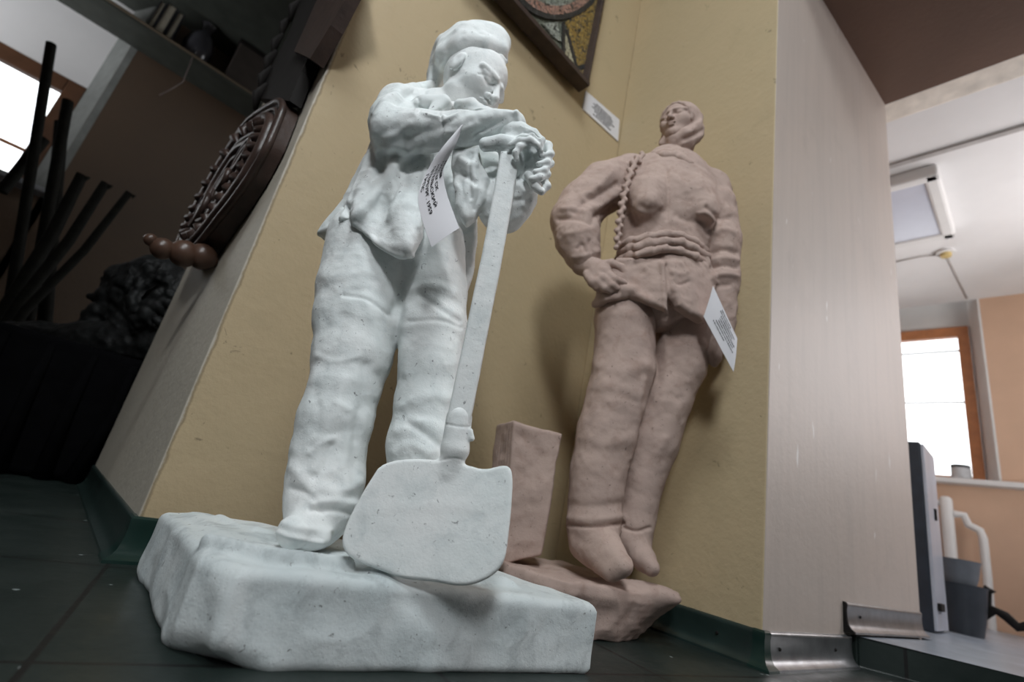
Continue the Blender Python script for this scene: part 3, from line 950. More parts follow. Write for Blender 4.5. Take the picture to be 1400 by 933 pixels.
# far hand: fist folded round the first one
F.chain([(730, 207, .72, 16), (736, 226, .72, 16), (728, 242, .725, 14)], .010)
for i, (x0, y0, x1, y1, x2, y2) in enumerate(((738, 194, 750, 199, 752, 211), (742, 204, 753, 211, 748, 222), (743, 216, 753, 224, 744, 233), (740, 229, 748, 238, 738, 243))):
    F.chain([(x0, y0, .708, 6), (x1, y1, .70, 5.4), (x2, y2, .692, 4.8), (x2 - 12, y2 + 2, .688, 4)], .002)
F.chain([(722, 240, .705, 6), (731, 255, .70, 6), (740, 262, .70, 4.6)], .003)
F.chain([(742, 242, .708, 6), (748, 254, .705, 5), (741, 263, .705, 4)], .003)
F.chain([(702, 205, .715, 20), (698, 228, .715, 16), (692, 240, .718, 12)], .012)
F.chain([(722, 252, .738, 16), (732, 236, .728, 13)], .012)
st = [
    # knee and trouser creases: ridges, then cuts
    ([(462, 396), (490, 388), (520, 394), (540, 410)], 7, .0022), ([(470, 404), (500, 408), (530, 430)], 3, -.0022),
    ([(440, 375), (470, 380), (500, 372)], 9, .002), ([(560, 366), (552, 392), (540, 430)], 8, -.007),
    ([(500, 410), (514, 450), (518, 500)], 11, .0035), ([(468, 430), (456, 470), (440, 500)], 11, -.003),
    ([(434, 487), (460, 496), (490, 488)], 5, .0015), ([(470, 520), (462, 560), (446, 600)], 10, .003), ([(500, 500), (496, 550), (486, 600)], 8, -.003),
    ([(430, 530), (436, 570), (428, 610)], 8, -.002), ([(478, 600), (470, 640), (474, 668)], 8, .003), ([(424, 620), (440, 606), (456, 600)], 5, .002),
    ([(452, 610), (446, 636), (430, 652)], 6, -.003), ([(478, 560), (460, 552)], 5, .0015),
    ([(400, 640), (415, 655), (432, 690)], 9.2, 0.0037), ([(398, 668), (420, 672), (440, 700)], 5.75, -0.0031),
    ([(440, 668), (465, 675), (490, 660)], 9.2, 0.0031), ([(430, 690), (450, 684), (485, 690)], 5.75, 0.0031), ([(425, 698), (455, 697), (480, 703)], 4.0249999999999995, -0.0037),
    ([(490, 560), (486, 600), (482, 640)], 10.35, -0.0019), ([(430, 640), (436, 620), (430, 600)], 9.2, 0.0019),
    ([(565, 395), (590, 388), (620, 400)], 6.8999999999999995, 0.0031), ([(575, 405), (600, 420), (628, 440)], 4.6, -0.0025),
    ([(556, 420), (552, 470), (556, 510)], 8.049999999999999, 0.0025), ([(560, 440), (600, 436), (630, 448)], 3.4499999999999997, -0.0019),
    ([(550, 555), (580, 540), (615, 545)], 8.049999999999999, 0.0025), ([(545, 590), (575, 575), (610, 590)], 9.2, 0.0031), ([(560, 580), (590, 600), (612, 620)], 5.75, -0.0031),
    ([(540, 618), (560, 606), (585, 620)], 6.8999999999999995, 0.0025),
    # shoe
    ([(372, 724), (400, 736), (440, 742)], 3, .003), ([(380, 712), (405, 722), (450, 726)], 5, .002),
    # back of the hand
    ([(712, 173), (728, 179), (740, 190)], 1.6, .0012), ([(716, 181), (728, 184), (738, 193)], 1.5, -.002),
    # brow, lids and lips
    ([(655, 101), (664, 102), (671, 107)], 2.2, -.0016), ([(657, 136), (665, 137), (670, 135)], 1.5, -.0022),
]
me = F.mesh('figure', .0015, 44, 3, 1, st, .6)
fig = local_mesh_object('figure', me, MAT['white_plaster'], worker, BASE_W)

# jacket: trunk, sleeves, open skirts
F = Field(V1)
F.chain([(556, 172, .82, 40), (545, 230, .83, 44), (528, 280, .84, 46)], .02)
F.chain([(556, 166, .83, 42), (620, 165, .86, 36), (655, 178, .87, 26)], .02)
F.chain([(600, 190, .86, 40), (610, 250, .87, 36)], .02)
# collar
F.chain([(590, 158, .735, 7), (606, 142, .742, 11), (575, 141, .742, 10)], .010)
F.chain([(600, 146, .76, 9), (625, 150, .77, 9)], .01)
F.chain([(543, 131, .81, 12), (565, 127, .83, 12), (590, 122, .86, 11)], .012)
# near sleeve: shoulder - elbow (towards the viewer) - wrist
F.chain([(548, 150, .80, 32), (538, 168, .76, 32), (540, 182, .73, 31)], .012, kin=.01)
F.chain([(540, 182, .735, 31), (575, 181, .72, 28), (630, 178, .71, 23), (672, 174, .71, 18), (706, 170, .708, 13)], .010, kin=.01)
F.chain([(517, 160, .775, 8), (514, 188, .76, 8), (518, 208, .755, 8)], .012)
F.chain([(630, 144, .73, 9), (646, 144, .72, 9), (662, 156, .71, 9), (706, 161, .70, 7)], .010)
# near front skirt flaring away from the hip
skirt = [(514, 200, .80), (496, 245, .81), (476, 278, .83), (448, 318, .86), (446, 332, .865), (458, 327, .84), (470, 311, .79), (486, 305, .757), (510, 329, .745), (536, 347, .74), (551, 352, .738), (564, 349, .738), (577, 322, .742), (585, 270, .75), (592, 200, .765)]
Pk = px2(skirt, .8)
F.poly([Pk[i] for i in (0, 1, 2, 3, 4, 5, 6, 7, 14)], .014, .008, .012)
F.poly([Pk[i] for i in (0, 6, 7, 8, 9, 10, 11, 12, 13, 14)], .012, .008, .012)
F.chain([(520, 225, .80, 16), (508, 262, .775, 17), (490, 292, .755, 11)], .02)
F.chain([(545, 230, .775, 14), (548, 290, .745, 15), (551, 334, .735, 9)], .02)
F.chain([(512, 240, .82, 20), (480, 290, .85, 16), (456, 318, .865, 8)], .02)
# far front: rough lapel in the light, and the long tail behind the leg
lap = [(621, 210, .73), (655, 207, .73), (660, 228, .728), (669, 247, .73), (662, 276, .735), (648, 300, .74), (637, 309, .745), (627, 296, .745), (618, 232, .735)]
F.poly(px2(lap, .76), .014, .009, .004)
F.chain([(630, 222, .722, 6), (645, 232, .718, 8), (648, 258, .722, 8), (640, 290, .735, 5)], .012)
tail = [(612, 250, .84), (652, 250, .84), (653, 330, .85), (647, 370, .85), (634, 411, .85), (624, 404, .85), (610, 330, .85)]
F.poly(px2(tail, .85), .016, .010, .006)
# far sleeve
F.chain([(648, 172, .87, 28), (662, 230, .82, 31), (688, 284, .77, 33), (706, 270, .755, 28), (723, 252, .74, 16)], .012, kin=.012)
st = [
    ([(545, 120), (528, 136), (514, 160), (511, 185)], 6, .004), ([(560, 130), (536, 150), (524, 175), (520, 205)], 7, -.006),
    ([(575, 150), (598, 158), (624, 146)], 3.5, -.005), ([(572, 142), (590, 156)], 5, .003), ([(566, 124), (574, 140), (572, 152)], 3, -.004),
    ([(600, 150), (606, 170), (604, 195)], 1.6, -.003), ([(528, 174), (560, 182), (600, 186), (640, 180), (680, 177)], 12, -.003), ([(512, 156), (530, 134), (556, 122)], 4, .004), ([(606, 164), (630, 150), (660, 152), (706, 156)], 3.5, .004), ([(570, 150), (590, 160), (606, 156)], 3, .004),
    ([(625, 150), (612, 165), (590, 178), (560, 186)], 9, -.005), ([(640, 160), (660, 158), (690, 160)], 6, .004),
    ([(650, 170), (630, 180), (610, 182)], 5, .003), ([(690, 163), (670, 172), (650, 186)], 4, -.003), ([(706, 154), (709, 168)], 3, .003),
    ([(516, 205), (540, 200), (575, 206)], 5, .003), ([(525, 190), (545, 182), (560, 170)], 6, .003),
    ([(560, 206), (548, 216), (530, 226)], 5, .005), ([(575, 214), (560, 224), (548, 232)], 4, -.005), ([(540, 212), (526, 222), (516, 236)], 4, -.004),
    ([(540, 232), (522, 258), (500, 282), (482, 298)], 9, .006), ([(522, 228), (500, 256), (480, 284)], 7, -.005),
    ([(558, 232), (540, 262), (522, 290), (512, 318)], 9, -.006), ([(566, 240), (560, 290), (556, 340)], 9, .004),
    ([(508, 236), (488, 266), (462, 300)], 7, .004), ([(474, 284), (476, 300), (470, 316)], 5, -.010),
    ([(550, 250), (536, 276), (530, 300)], 4, .003), ([(486, 306), (510, 330), (538, 349), (564, 350)], 3, .0035),
    ([(582, 230), (576, 270), (572, 310)], 4, .003),
    ([(628, 216), (640, 224), (652, 216)], 5, .004), ([(622, 236), (636, 240), (650, 250)], 4, -.004), ([(640, 250), (632, 270), (636, 295)], 6, .004),
    ([(655, 230), (658, 256), (650, 285)], 4, -.003), ([(645, 210), (640, 236), (644, 270)], 3, -.003), ([(620, 250), (632, 262), (626, 280)], 5, .003),
    ([(664, 296), (688, 306), (712, 296)], 6, .003), ([(684, 262), (704, 276), (724, 272)], 5, -.003), ([(704, 250), (716, 262), (730, 264)], 4, .003),
]
me = F.mesh('jacket', .0019, 44, 11, 1, st)
local_mesh_object('jacket', me, MAT['white_plaster'], worker, BASE_W)

# fur cap with turned-up front and ear flaps hanging behind
F = Field(V1)
cp = lambda x, y, z: HC + HS * (x * HA[0] + y * HA[1] + z * HA[2])
F.chain([(640, 63, .835, 27), (662, 62, .80, 24)], .02)
F.chain([(612, 64, .85, 17), (634, 54, .83, 18), (656, 49, .80, 14), (676, 53, .785, 13), (684, 58, .79, 11)], .02)
F.chain([(600, 92, .845, 9), (608, 78, .80, 9), (632, 66, .765, 9.5), (660, 63, .755, 9.5), (686, 69, .77, 7.5)], .022, kin=.03)
F.chain([(612, 68, .82, 15), (645, 58, .782, 19), (678, 60, .78, 14)], .035, kin=.03)
# flaps: the near one hangs behind the ear to the collar
F.chain([(603, 84, .845, 12), (597, 102, .85, 12), (592, 120, .86, 11)], .015)
F.chain([(606, 80, .88, 17), (600, 104, .885, 16), (596, 126, .89, 14)], .02)
F.chain([(688, 72, .79, 5), (691, 84, .79, 3.5)], .006)
F.ell(cp(0, .22, -.14), np.array([.33, .36, .40]) * HS, HA, .006, 'sub')
for sx in (-1, 1): F.ell(cp(sx * .37, .02, -.08), np.array([.10, .16, .22]) * HS, HA, .006, 'sub')
st = [([(650, 40), (658, 46), (670, 46)], 3, -.002),
      ([(601, 76), (594, 96), (588, 118)], 5, -.003), ([(610, 74), (602, 94), (596, 120)], 4, .002), ([(625, 42), (640, 44), (636, 52)], 4, .002)]
me = F.mesh('cap', .0013, 40, 21, 8, st, .4)
local_mesh_object('cap', me, MAT['white_plaster'], worker, BASE_W)

# shovel: long handle with socket, broad dished blade
VS = 0.0017
sh = thing('shovel', None, None); sh.parent = worker
F = Field(VS)
F.poly([L(x, y, .722 - .022 * (582 - y) / 386) for x, y in [(684, 212), (700, 212), (707, 236), (705, 248), (690, 336), (642, 583), (610, 581), (657, 360), (678, 247)]], .0125, .0045, .0)
me = F.mesh('handle', .0005, 40, 31, 1)
local_mesh_object('handle', me, MAT['white_plaster'], sh, BASE_W)
F = Field(VS)
F.chain([(628, 572, .722, 17.5), (622, 615, .722, 19), (612, 645, .722, 11)], .012)
F.chain([(643, 590, .715, 4), (645, 600, .715, 4)], .004)
blade = [(525, 634), (580, 627), (640, 637), (662, 644), (686, 638), (697, 641), (700, 655), (699, 690), (694, 735), (689, 772), (668, 791), (637, 803), (593, 796), (549, 792), (520, 780), (482, 764), (472, 745), (477, 722), (492, 690), (509, 660)]
for _ in range(2): blade = [q for (ax, ay), (bx, by) in zip(blade, blade[1:] + blade[:1]) for q in ((ax * .75 + bx * .25, ay * .75 + by * .25), (ax * .25 + bx * .75, ay * .25 + by * .75))]
F.poly([L(x, y, .722 - .016 * (y - 630) / 170) for x, y in blade], .0075, .005, .012, curve=-1.3)
st = [([(604, 578), (625, 584), (642, 584)], 1.5, -.0012), ([(600, 630), (622, 626), (640, 632)], 1.5, -.001), ([(588, 650), (584, 700), (580, 780)], 30, -.002),
      ([(495, 700), (560, 690), (680, 690)], 10, .0006)]
me = F.mesh('blade', .0005, 30, 33, 1, st)
local_mesh_object('blade', me, MAT['white_plaster'], sh, BASE_W)

# base block
F = Field(.0026)


def wl_(x, y, z):          # world -> local
    c, s = math.cos(FRAME_ROT), math.sin(FRAME_ROT)
    return np.array([c * x + s * y, -s * x + c * y, z])


def fl(px, py, z): return wl_(*on_plane(px, py, 2, z))


foot = [fl(226, 893, 0), fl(280, 917, 0), fl(500, 921, 0), fl(806, 923, 0), wl_(.72, .78, 0), wl_(.25, 1.04, 0), wl_(.192, 1.03, 0), fl(195, 800, 0)]
for p in foot: p[2] = .048
F.poly(foot, .052, .014, .004, normal=(0, 0, 1))
F.poly([wl_(x, y, .085) for x, y in [(.225, .72), (.62, .60), (.60, .78), (.22, .99)]], .024, .012, .02, normal=(0, 0, 1))
F.limb([fl(285, 738, .110), fl(380, 762, .109), fl(474, 771, .107)], [.009, .010, .008], .014)       # raised rib along the near edge
F.limb([fl(300, 712, .108), fl(350, 730, .108), fl(480, 752, .106)], [.010, .008, .008], .012)
F.limb([fl(520, 795, .094), fl(580, 802, .088), fl(640, 800, .085)], [.018, .025, .018], .02)
F.limb([fl(258, 800, .10), fl(300, 795, .115), fl(420, 800, .118)], [.018, .013, .009], .010, 'sub')
F.ell(fl(240, 925, -.01), (.09, .035, .026), None, .02, 'sub')
me = F.mesh('base', .0034, 16, 41, 2, [([(560, 815), (620, 850), (660, 880)], 26, -.006), ([(300, 800), (310, 830), (300, 880)], 20, .004)])
local_mesh_object('base', me, MAT['base_plaster'], worker, BASE_W)

# ------------------------------------------------------------------ pink statue: woman, hand on hip, looking up
WB = L(835, 800, 1.20); WB[2] = 0.0
woman = thing('woman_statue', 'pink plaster statue of a woman in a headscarf and work clothes, hand on her hip', 'statue', tuple(to_world(WB)), FRAME_ROT)
PM = MAT['pink_plaster']
V2 = 0.0026
DFLAT = (np.array([0, 1, 0], np.float32), .72)
F = Field(V2)
# right leg (viewer's left), left leg
F.chain([(857, 400, 1.20, 39), (855, 440, 1.20, 40), (853, 505, 1.20, 41), (842, 545, 1.195, 40), (830, 590, 1.20, 40), (818, 645, 1.20, 37), (812, 715, 1.20, 38)], .02, kin=.012)
F.chain([(930, 405, 1.24, 41), (935, 450, 1.24, 39), (926, 500, 1.235, 37), (908, 550, 1.24, 34), (893, 605, 1.245, 33), (878, 660, 1.245, 27), (866, 735, 1.24, 25)], .012, kin=.012)
F.chain([(870, 395, 1.21, 44), (925, 395, 1.23, 42)], .02, 'add', DFLAT)
F.chain([(905, 390, 1.22, 52), (905, 300, 1.22, 54), (915, 230, 1.22, 34)], .02, 'add', DFLAT)
# shoes
F.chain([(808, 725, 1.20, 31), (824, 748, 1.15, 26), (848, 773, 1.09, 17)], .012)
F.chain([(800, 745, 1.19, 22), (836, 780, 1.10, 16)], .012)
F.chain([(866, 745, 1.235, 23), (880, 765, 1.19, 17), (890, 776, 1.165, 12)], .012)
# neck and head, face lifted to the viewer's left
WA = head_frame((-.72, -.69, -.04), (-.06, -.02, 1.0))
WC = L(929, 171, 1.21); WS = .158
sculpt_head(F, WC, WA, WS, False, False, .72)
# hand on the hip
F.chain([(796, 362, 1.165, 15), (812, 368, 1.145, 16), (822, 374, 1.13, 15)], .010)
for a in ([(812, 364, 1.13, 7), (826, 372, 1.115, 7), (840, 382, 1.105, 6), (853, 387, 1.11, 5)], [(812, 372, 1.125, 7), (824, 381, 1.11, 7), (836, 390, 1.105, 6), (843, 394, 1.11, 5)],
          [(808, 376, 1.13, 7), (818, 386, 1.115, 7), (827, 394, 1.11, 6), (834, 398, 1.115, 5)], [(803, 376, 1.135, 6.5), (810, 386, 1.12, 6), (817, 393, 1.12, 5.5), (821, 397, 1.125, 5)],
          [(822, 362, 1.14, 7), (836, 360, 1.13, 6.5), (849, 366, 1.125, 6), (856, 376, 1.125, 5)]):
    F.chain(a, .004)
# other hand, half hidden behind the thigh
F.chain([(988, 440, 1.20, 17), (984, 462, 1.20, 16), (978, 480, 1.20, 11)], .01)
F.chain([(975, 466, 1.19, 7), (972, 484, 1.185, 6.5), (974, 494, 1.19, 5)], .004)
F.chain([(984, 474, 1.19, 7), (980, 490, 1.185, 6.5), (977, 497, 1.19, 5)], .004)
st = [([(893, 440), (896, 500), (886, 545)], 7, -.004), ([(820, 500), (850, 512), (885, 500)], 9, .004), ([(815, 540), (840, 536), (880, 552)], 8, -.003),
      ([(880, 520), (872, 570), (862, 640)], 5, .004), ([(800, 600), (830, 610), (858, 600)], 9, .003), ([(776, 690), (812, 694), (850, 688)], 6, -.003), ([(776, 708), (812, 712), (850, 706)], 6, .005),
      ([(776, 718), (812, 722), (852, 716)], 2.5, -.006), ([(920, 470), (940, 480), (960, 470)], 9, .003), ([(910, 540), (930, 545)], 7, -.003),
      ([(908, 450), (915, 500), (905, 560)], 6, .003), ([(900, 620), (910, 600)], 7, .003), ([(852, 722), (870, 728), (888, 722)], 2.5, -.005),
      ([(916, 151), (927, 147), (937, 148)], 1.5, .002), ([(905, 165), (913, 166), (920, 164)], 1.3, -.003)]
me = F.mesh('figure', .0026, 34, 7, 1, st, .35)
local_mesh_object('figure', me, PM, woman, WB)

# jacket
F = Field(V2)
F.chain([(906, 345, 1.20, 58), (908, 318, 1.20, 60), (915, 285, 1.20, 66), (920, 255, 1.21, 56), (922, 238, 1.22, 24)], .02, 'add', DFLAT, .02)
F.chain([(868, 238, 1.215, 24), (920, 240, 1.215, 26), (972, 262, 1.225, 26)], .02)
F.chain([(884, 268, 1.14, 27), (885, 284, 1.115, 21)], .022); F.chain([(950, 272, 1.145, 27), (962, 290, 1.12, 20)], .022)
# sleeve of the bent arm
F.chain([(858, 238, 1.215, 26), (826, 256, 1.21, 33), (798, 280, 1.20, 33), (787, 302, 1.19, 32)], .014, kin=.01)
F.chain([(786, 302, 1.19, 33), (790, 328, 1.175, 31), (797, 348, 1.165, 24), (800, 358, 1.16, 17)], .014, kin=.01)
# hanging sleeve
F.chain([(966, 258, 1.225, 26), (977, 285, 1.21, 27), (983, 330, 1.20, 27), (985, 380, 1.20, 25), (987, 435, 1.20, 19)], .014, kin=.01)
# skirts of the jacket
F.chain([(904, 350, 1.20, 57), (900, 380, 1.195, 62), (898, 396, 1.195, 60)], .02, 'add', DFLAT, .02)
r_ = [(843, 352, 1.13), (911, 360, 1.105), (912, 428, 1.10), (887, 416, 1.105), (860, 408, 1.115), (830, 408, 1.13), (820, 420, 1.16), (816, 412, 1.17), (823, 394, 1.16)]
F.poly(px2(r_, 1.1), .016, .010, .02)
l_ = [(914, 362, 1.105), (916, 395, 1.10), (924, 420, 1.10), (940, 431, 1.11), (959, 441, 1.125), (968, 415, 1.15), (974, 390, 1.17), (962, 350, 1.16)]
F.poly(px2(l_, 1.1), .016, .010, .02)
F.chain([(822, 398, 1.14, 6), (838, 393, 1.125, 9), (865, 398, 1.11, 8), (886, 412, 1.10, 5)], .012)
F.chain([(815, 416, 1.165, 5), (828, 408, 1.135, 6), (852, 404, 1.12, 6)], .010)
F.cone(L(911, 364, 1.09), L(914, 430, 1.085), .004, .004, .008, 'sub')
st = [([(911, 232), (914, 262), (912, 300)], 2.5, -.004), ([(920, 240), (935, 252), (940, 262)], 4, .003),
      ([(846, 268), (868, 262), (890, 270)], 10, .004), ([(862, 292), (885, 300), (905, 290)], 6, -.006), ([(925, 296), (945, 302), (962, 304)], 6, -.006), ([(876, 282), (885, 290), (896, 284)], 5, -.004),
      ([(972, 290), (976, 310), (970, 326)], 5, .004), ([(955, 292), (968, 290), (976, 300)], 3, .004),
      # sleeve folds
      ([(836, 236), (815, 258), (796, 268)], 5, .005), ([(842, 252), (822, 266), (800, 276), (786, 290)], 5, -.006), ([(846, 262), (826, 280), (806, 286)], 5, .006), ([(842, 278), (826, 292), (812, 296)], 4, -.006),
      ([(770, 286), (790, 284), (808, 296)], 4, .005), ([(764, 300), (786, 298), (808, 306)], 3.5, -.005), ([(772, 320), (790, 316), (806, 314)], 4, .003), ([(790, 340), (796, 332), (800, 344)], 3, -.005), ([(806, 330), (808, 342), (812, 352)], 3, -.005),
      ([(784, 352), (800, 350), (816, 344)], 4, .004), ([(976, 270), (990, 284), (1000, 290)], 5, .005), ([(966, 284), (980, 300), (996, 298)], 4, -.006), ([(976, 318), (990, 312), (1004, 318)], 4, .004),
      ([(974, 346), (990, 340), (1006, 346)], 4, -.007), ([(974, 356), (990, 352), (1008, 356)], 4, .006), ([(974, 366), (990, 362), (1008, 366)], 3.5, -.007), ([(976, 378), (992, 374), (1008, 378)], 4, .005), ([(978, 392), (996, 390)], 4, -.004),
      # below the belt
      ([(905, 362), (908, 395), (910, 428)], 3, .004), ([(852, 362), (880, 358), (904, 352)], 5, -.003), ([(920, 372), (930, 376), (938, 372)], 4, .004), ([(922, 385), (930, 390), (940, 386)], 3, -.004),
      ([(870, 370), (880, 380), (876, 400)], 9, -.003), ([(945, 380), (950, 410), (958, 432)], 8, .003), ([(926, 300), (930, 270), (934, 250)], 6, .002)]
me = F.mesh('jacket', .0032, 38, 17, 1, st, .6)
local_mesh_object('jacket', me, PM, woman, WB)

# belt of three cords
for dy, r in ((0, 5.0), (10, 6.0), (20, 5.2)):
    F = Field(V2)
    F.chain([(848, 338 + dy * .9, 1.17, r), (862, 330 + dy, 1.125, r), (884, 324 + dy, 1.10, r), (908, 320 + dy, 1.095, r), (930, 322 + dy, 1.098, r), (950, 331 + dy, 1.115, r), (966, 344 + dy * .8, 1.16, r)], .006, kin=.01)
    F.chain([(870, 329 + dy, 1.105, r * .8), (890, 324 + dy, 1.092, r * .9), (905, 321 + dy, 1.088, r * .8)], .008)
    me = F.mesh('belt', .0028, 50, 23 + dy, 1)
    local_mesh_object('belt', me, PM, woman, WB)

# collar
F = Field(V2)
F.chain([(895, 212, 1.17, 6), (908, 213, 1.145, 6.5), (922, 213, 1.138, 6.5), (938, 218, 1.145, 7), (950, 226, 1.17, 7)], .008)
F.chain([(930, 216, 1.13, 6), (942, 225, 1.13, 6.5), (951, 234, 1.135, 4)], .008)
me = F.mesh('collar', .0020, 50, 26, 1)
local_mesh_object('collar', me, PM, woman, WB)

# braid over the shoulder
F = Field(V2)
path = [(880, 213, 1.175), (869, 220, 1.15), (862, 235, 1.13), (857, 252, 1.122), (853, 270, 1.12), (850, 288, 1.12), (847, 306, 1.125), (845, 324, 1.13), (844, 340, 1.14)]
pp_ = []
for i in range(len(path) - 1):
    for t in np.linspace(0, 1, 3, endpoint=False): pp_.append(np.array(path[i]) * (1 - t) + np.array(path[i + 1]) * t)
for i, q in enumerate(pp_):
    sgn = 1 if i % 2 else -1
    F.chain([(q[0] + 2.8 * sgn, q[1] - 3, q[2], 3.4), (q[0] - 2.2 * sgn, q[1] + 4, q[2] - .006, 3.2)], .0015)
me = F.mesh('braid', .0008, 60, 27, 0)
local_mesh_object('braid', me, PM, woman, WB)

# headscarf wrapped under the chin
F = Field(V2)
wp = lambda x, y, z: WC + WS * (x * WA[0] + y * WA[1] + z * WA[2])
F.ell(wp(0, -.10, .09), np.array([.395, .44, .43]) * WS, WA, .02)
F.limb([wp(-.30, -.10, -.30), wp(-.20, .17, -.46), wp(0, .24, -.52), wp(.20, .17, -.46), wp(.30, -.10, -.30)], [.14 * WS, .10 * WS, .085 * WS, .10 * WS, .14 * WS], .02)
F.limb([wp(.0, -.05, -.35), wp(0, -.14, -.80)], [.30 * WS, .20 * WS], .02)
F.limb([wp(-.24, .0, -.60), wp(0, .17, -.64), wp(.24, .0, -.60)], [.065 * WS] * 3, .02)
F.limb([wp(-.34, -.12, .1), wp(-.37, -.05, -.2), wp(-.22, .16, -.48), wp(0, .22, -.58)], [.07 * WS] * 4, .012)
F.limb([wp(-.36, -.2, -.1), wp(-.34, -.1, -.45), wp(-.15, .12, -.66)], [.06 * WS] * 3, .012)
F.limb([wp(.34, -.12, .1), wp(.37, -.05, -.2), wp(.22, .16, -.48)], [.07 * WS] * 3, .012)
# edge roll framing the face
fr = [wp(.305 * math.sin(t), .14 + .16 * max(0, math.cos(t)), .30 * math.cos(t) - .02) for t in np.radians(np.linspace(-105, 105, 11))]
F.limb(fr, [.040 * WS] * 11, .008)
F.ell(wp(0, .38, -.10), np.array([.305, .34, .345]) * WS, WA, .008, 'sub')
st = [([(944, 180), (952, 172), (958, 166)], 3, .004), ([(936, 190), (950, 184), (960, 178)], 3, -.004), ([(935, 196), (948, 190), (958, 186)], 3, .003), ([(900, 196), (920, 200), (940, 206)], 3, .004), ([(900, 203), (920, 206), (944, 212)], 2.5, -.004)]
me = F.mesh('headscarf', .0012, 50, 28, 1, st)
local_mesh_object('headscarf', me, PM, woman, WB)

# post beside the legs and the irregular base
F = Field(V2)
z0, z1 = .10, None
fb = px2([(688, 772, 1.225), (741, 760, 1.20), (770, 594, 1.185), (703, 576, 1.19)], 1.2)
c = (fb[0] + fb[1] + fb[2] + fb[3]) / 4
zax = (fb[2] + fb[3] - fb[0] - fb[1]); hz = np.linalg.norm(zax) / 4; zax /= np.linalg.norm(zax)
xax = (fb[1] + fb[2] - fb[0] - fb[3]); xax -= zax * (xax @ zax); hx = np.linalg.norm(xax) / 4; xax /= np.linalg.norm(xax)
yax = np.cross(zax, xax); yax = yax if yax[1] > 0 else -yax
# tapered block with its side face turned to the left
front = [fb[3], fb[2], fb[1], fb[0]]
back = px2([(678, 582, 1.28), (748, 596, 1.28), (722, 755, 1.285), (655, 770, 1.285)], 1.28)
for t in np.linspace(.06, .94, 8): F.poly([a * (1 - t) + b_ * t for a, b_ in zip(front, back)], .012, .006, .006)
me = F.mesh('post', .0028, 26, 29, 1, [([(715, 600), (740, 620), (720, 650)], 9, -.004), ([(730, 680), (745, 660)], 9, .003)])
local_mesh_object('post', me, PM, woman, WB)
F = Field(.003)
top = [(.845, .665), (.800, .80), (.93, .99), (1.16, .95), (1.245, .72), (1.235, .632), (1.12, .600), (1.00, .612)]
bot = [(.87, .69), (.84, .83), (.95, .97), (1.13, .93), (1.13, .70), (1.095, .648), (1.00, .640), (.94, .650)]
for i in range(7):
    t = i / 6
    F.poly([wl_(bx * (1 - t) + tx * t, by * (1 - t) + ty * t, .012 + .080 * t) for (tx, ty), (bx, by) in zip(top, bot)], .012, .006, .012, normal=(0, 0, 1))
F.ell(wl_(1.06, .64, .10), (.10, .03, .02), None, .02)
me = F.mesh('base', .0045, 22, 30, 3)
local_mesh_object('base', me, PM, woman, WB)

# ------------------------------------------------------------------ paper labels
def text_mesh(body, size):
    cu = bpy.data.curves.new('t', 'FONT'); cu.body = body; cu.size = size
    cu.align_x = 'LEFT'; cu.align_y = 'CENTER'; cu.resolution_u = 3; cu.space_character = 1.06; cu.offset = size * .028
    ob = bpy.data.objects.new('t', cu); COL.objects.link(ob)
    dg = bpy.context.evaluated_depsgraph_get(); dg.update()
    me = bpy.data.meshes.new_from_object(ob.evaluated_get(dg))
    bpy.data.objects.remove(ob); bpy.data.curves.remove(cu)
    return me


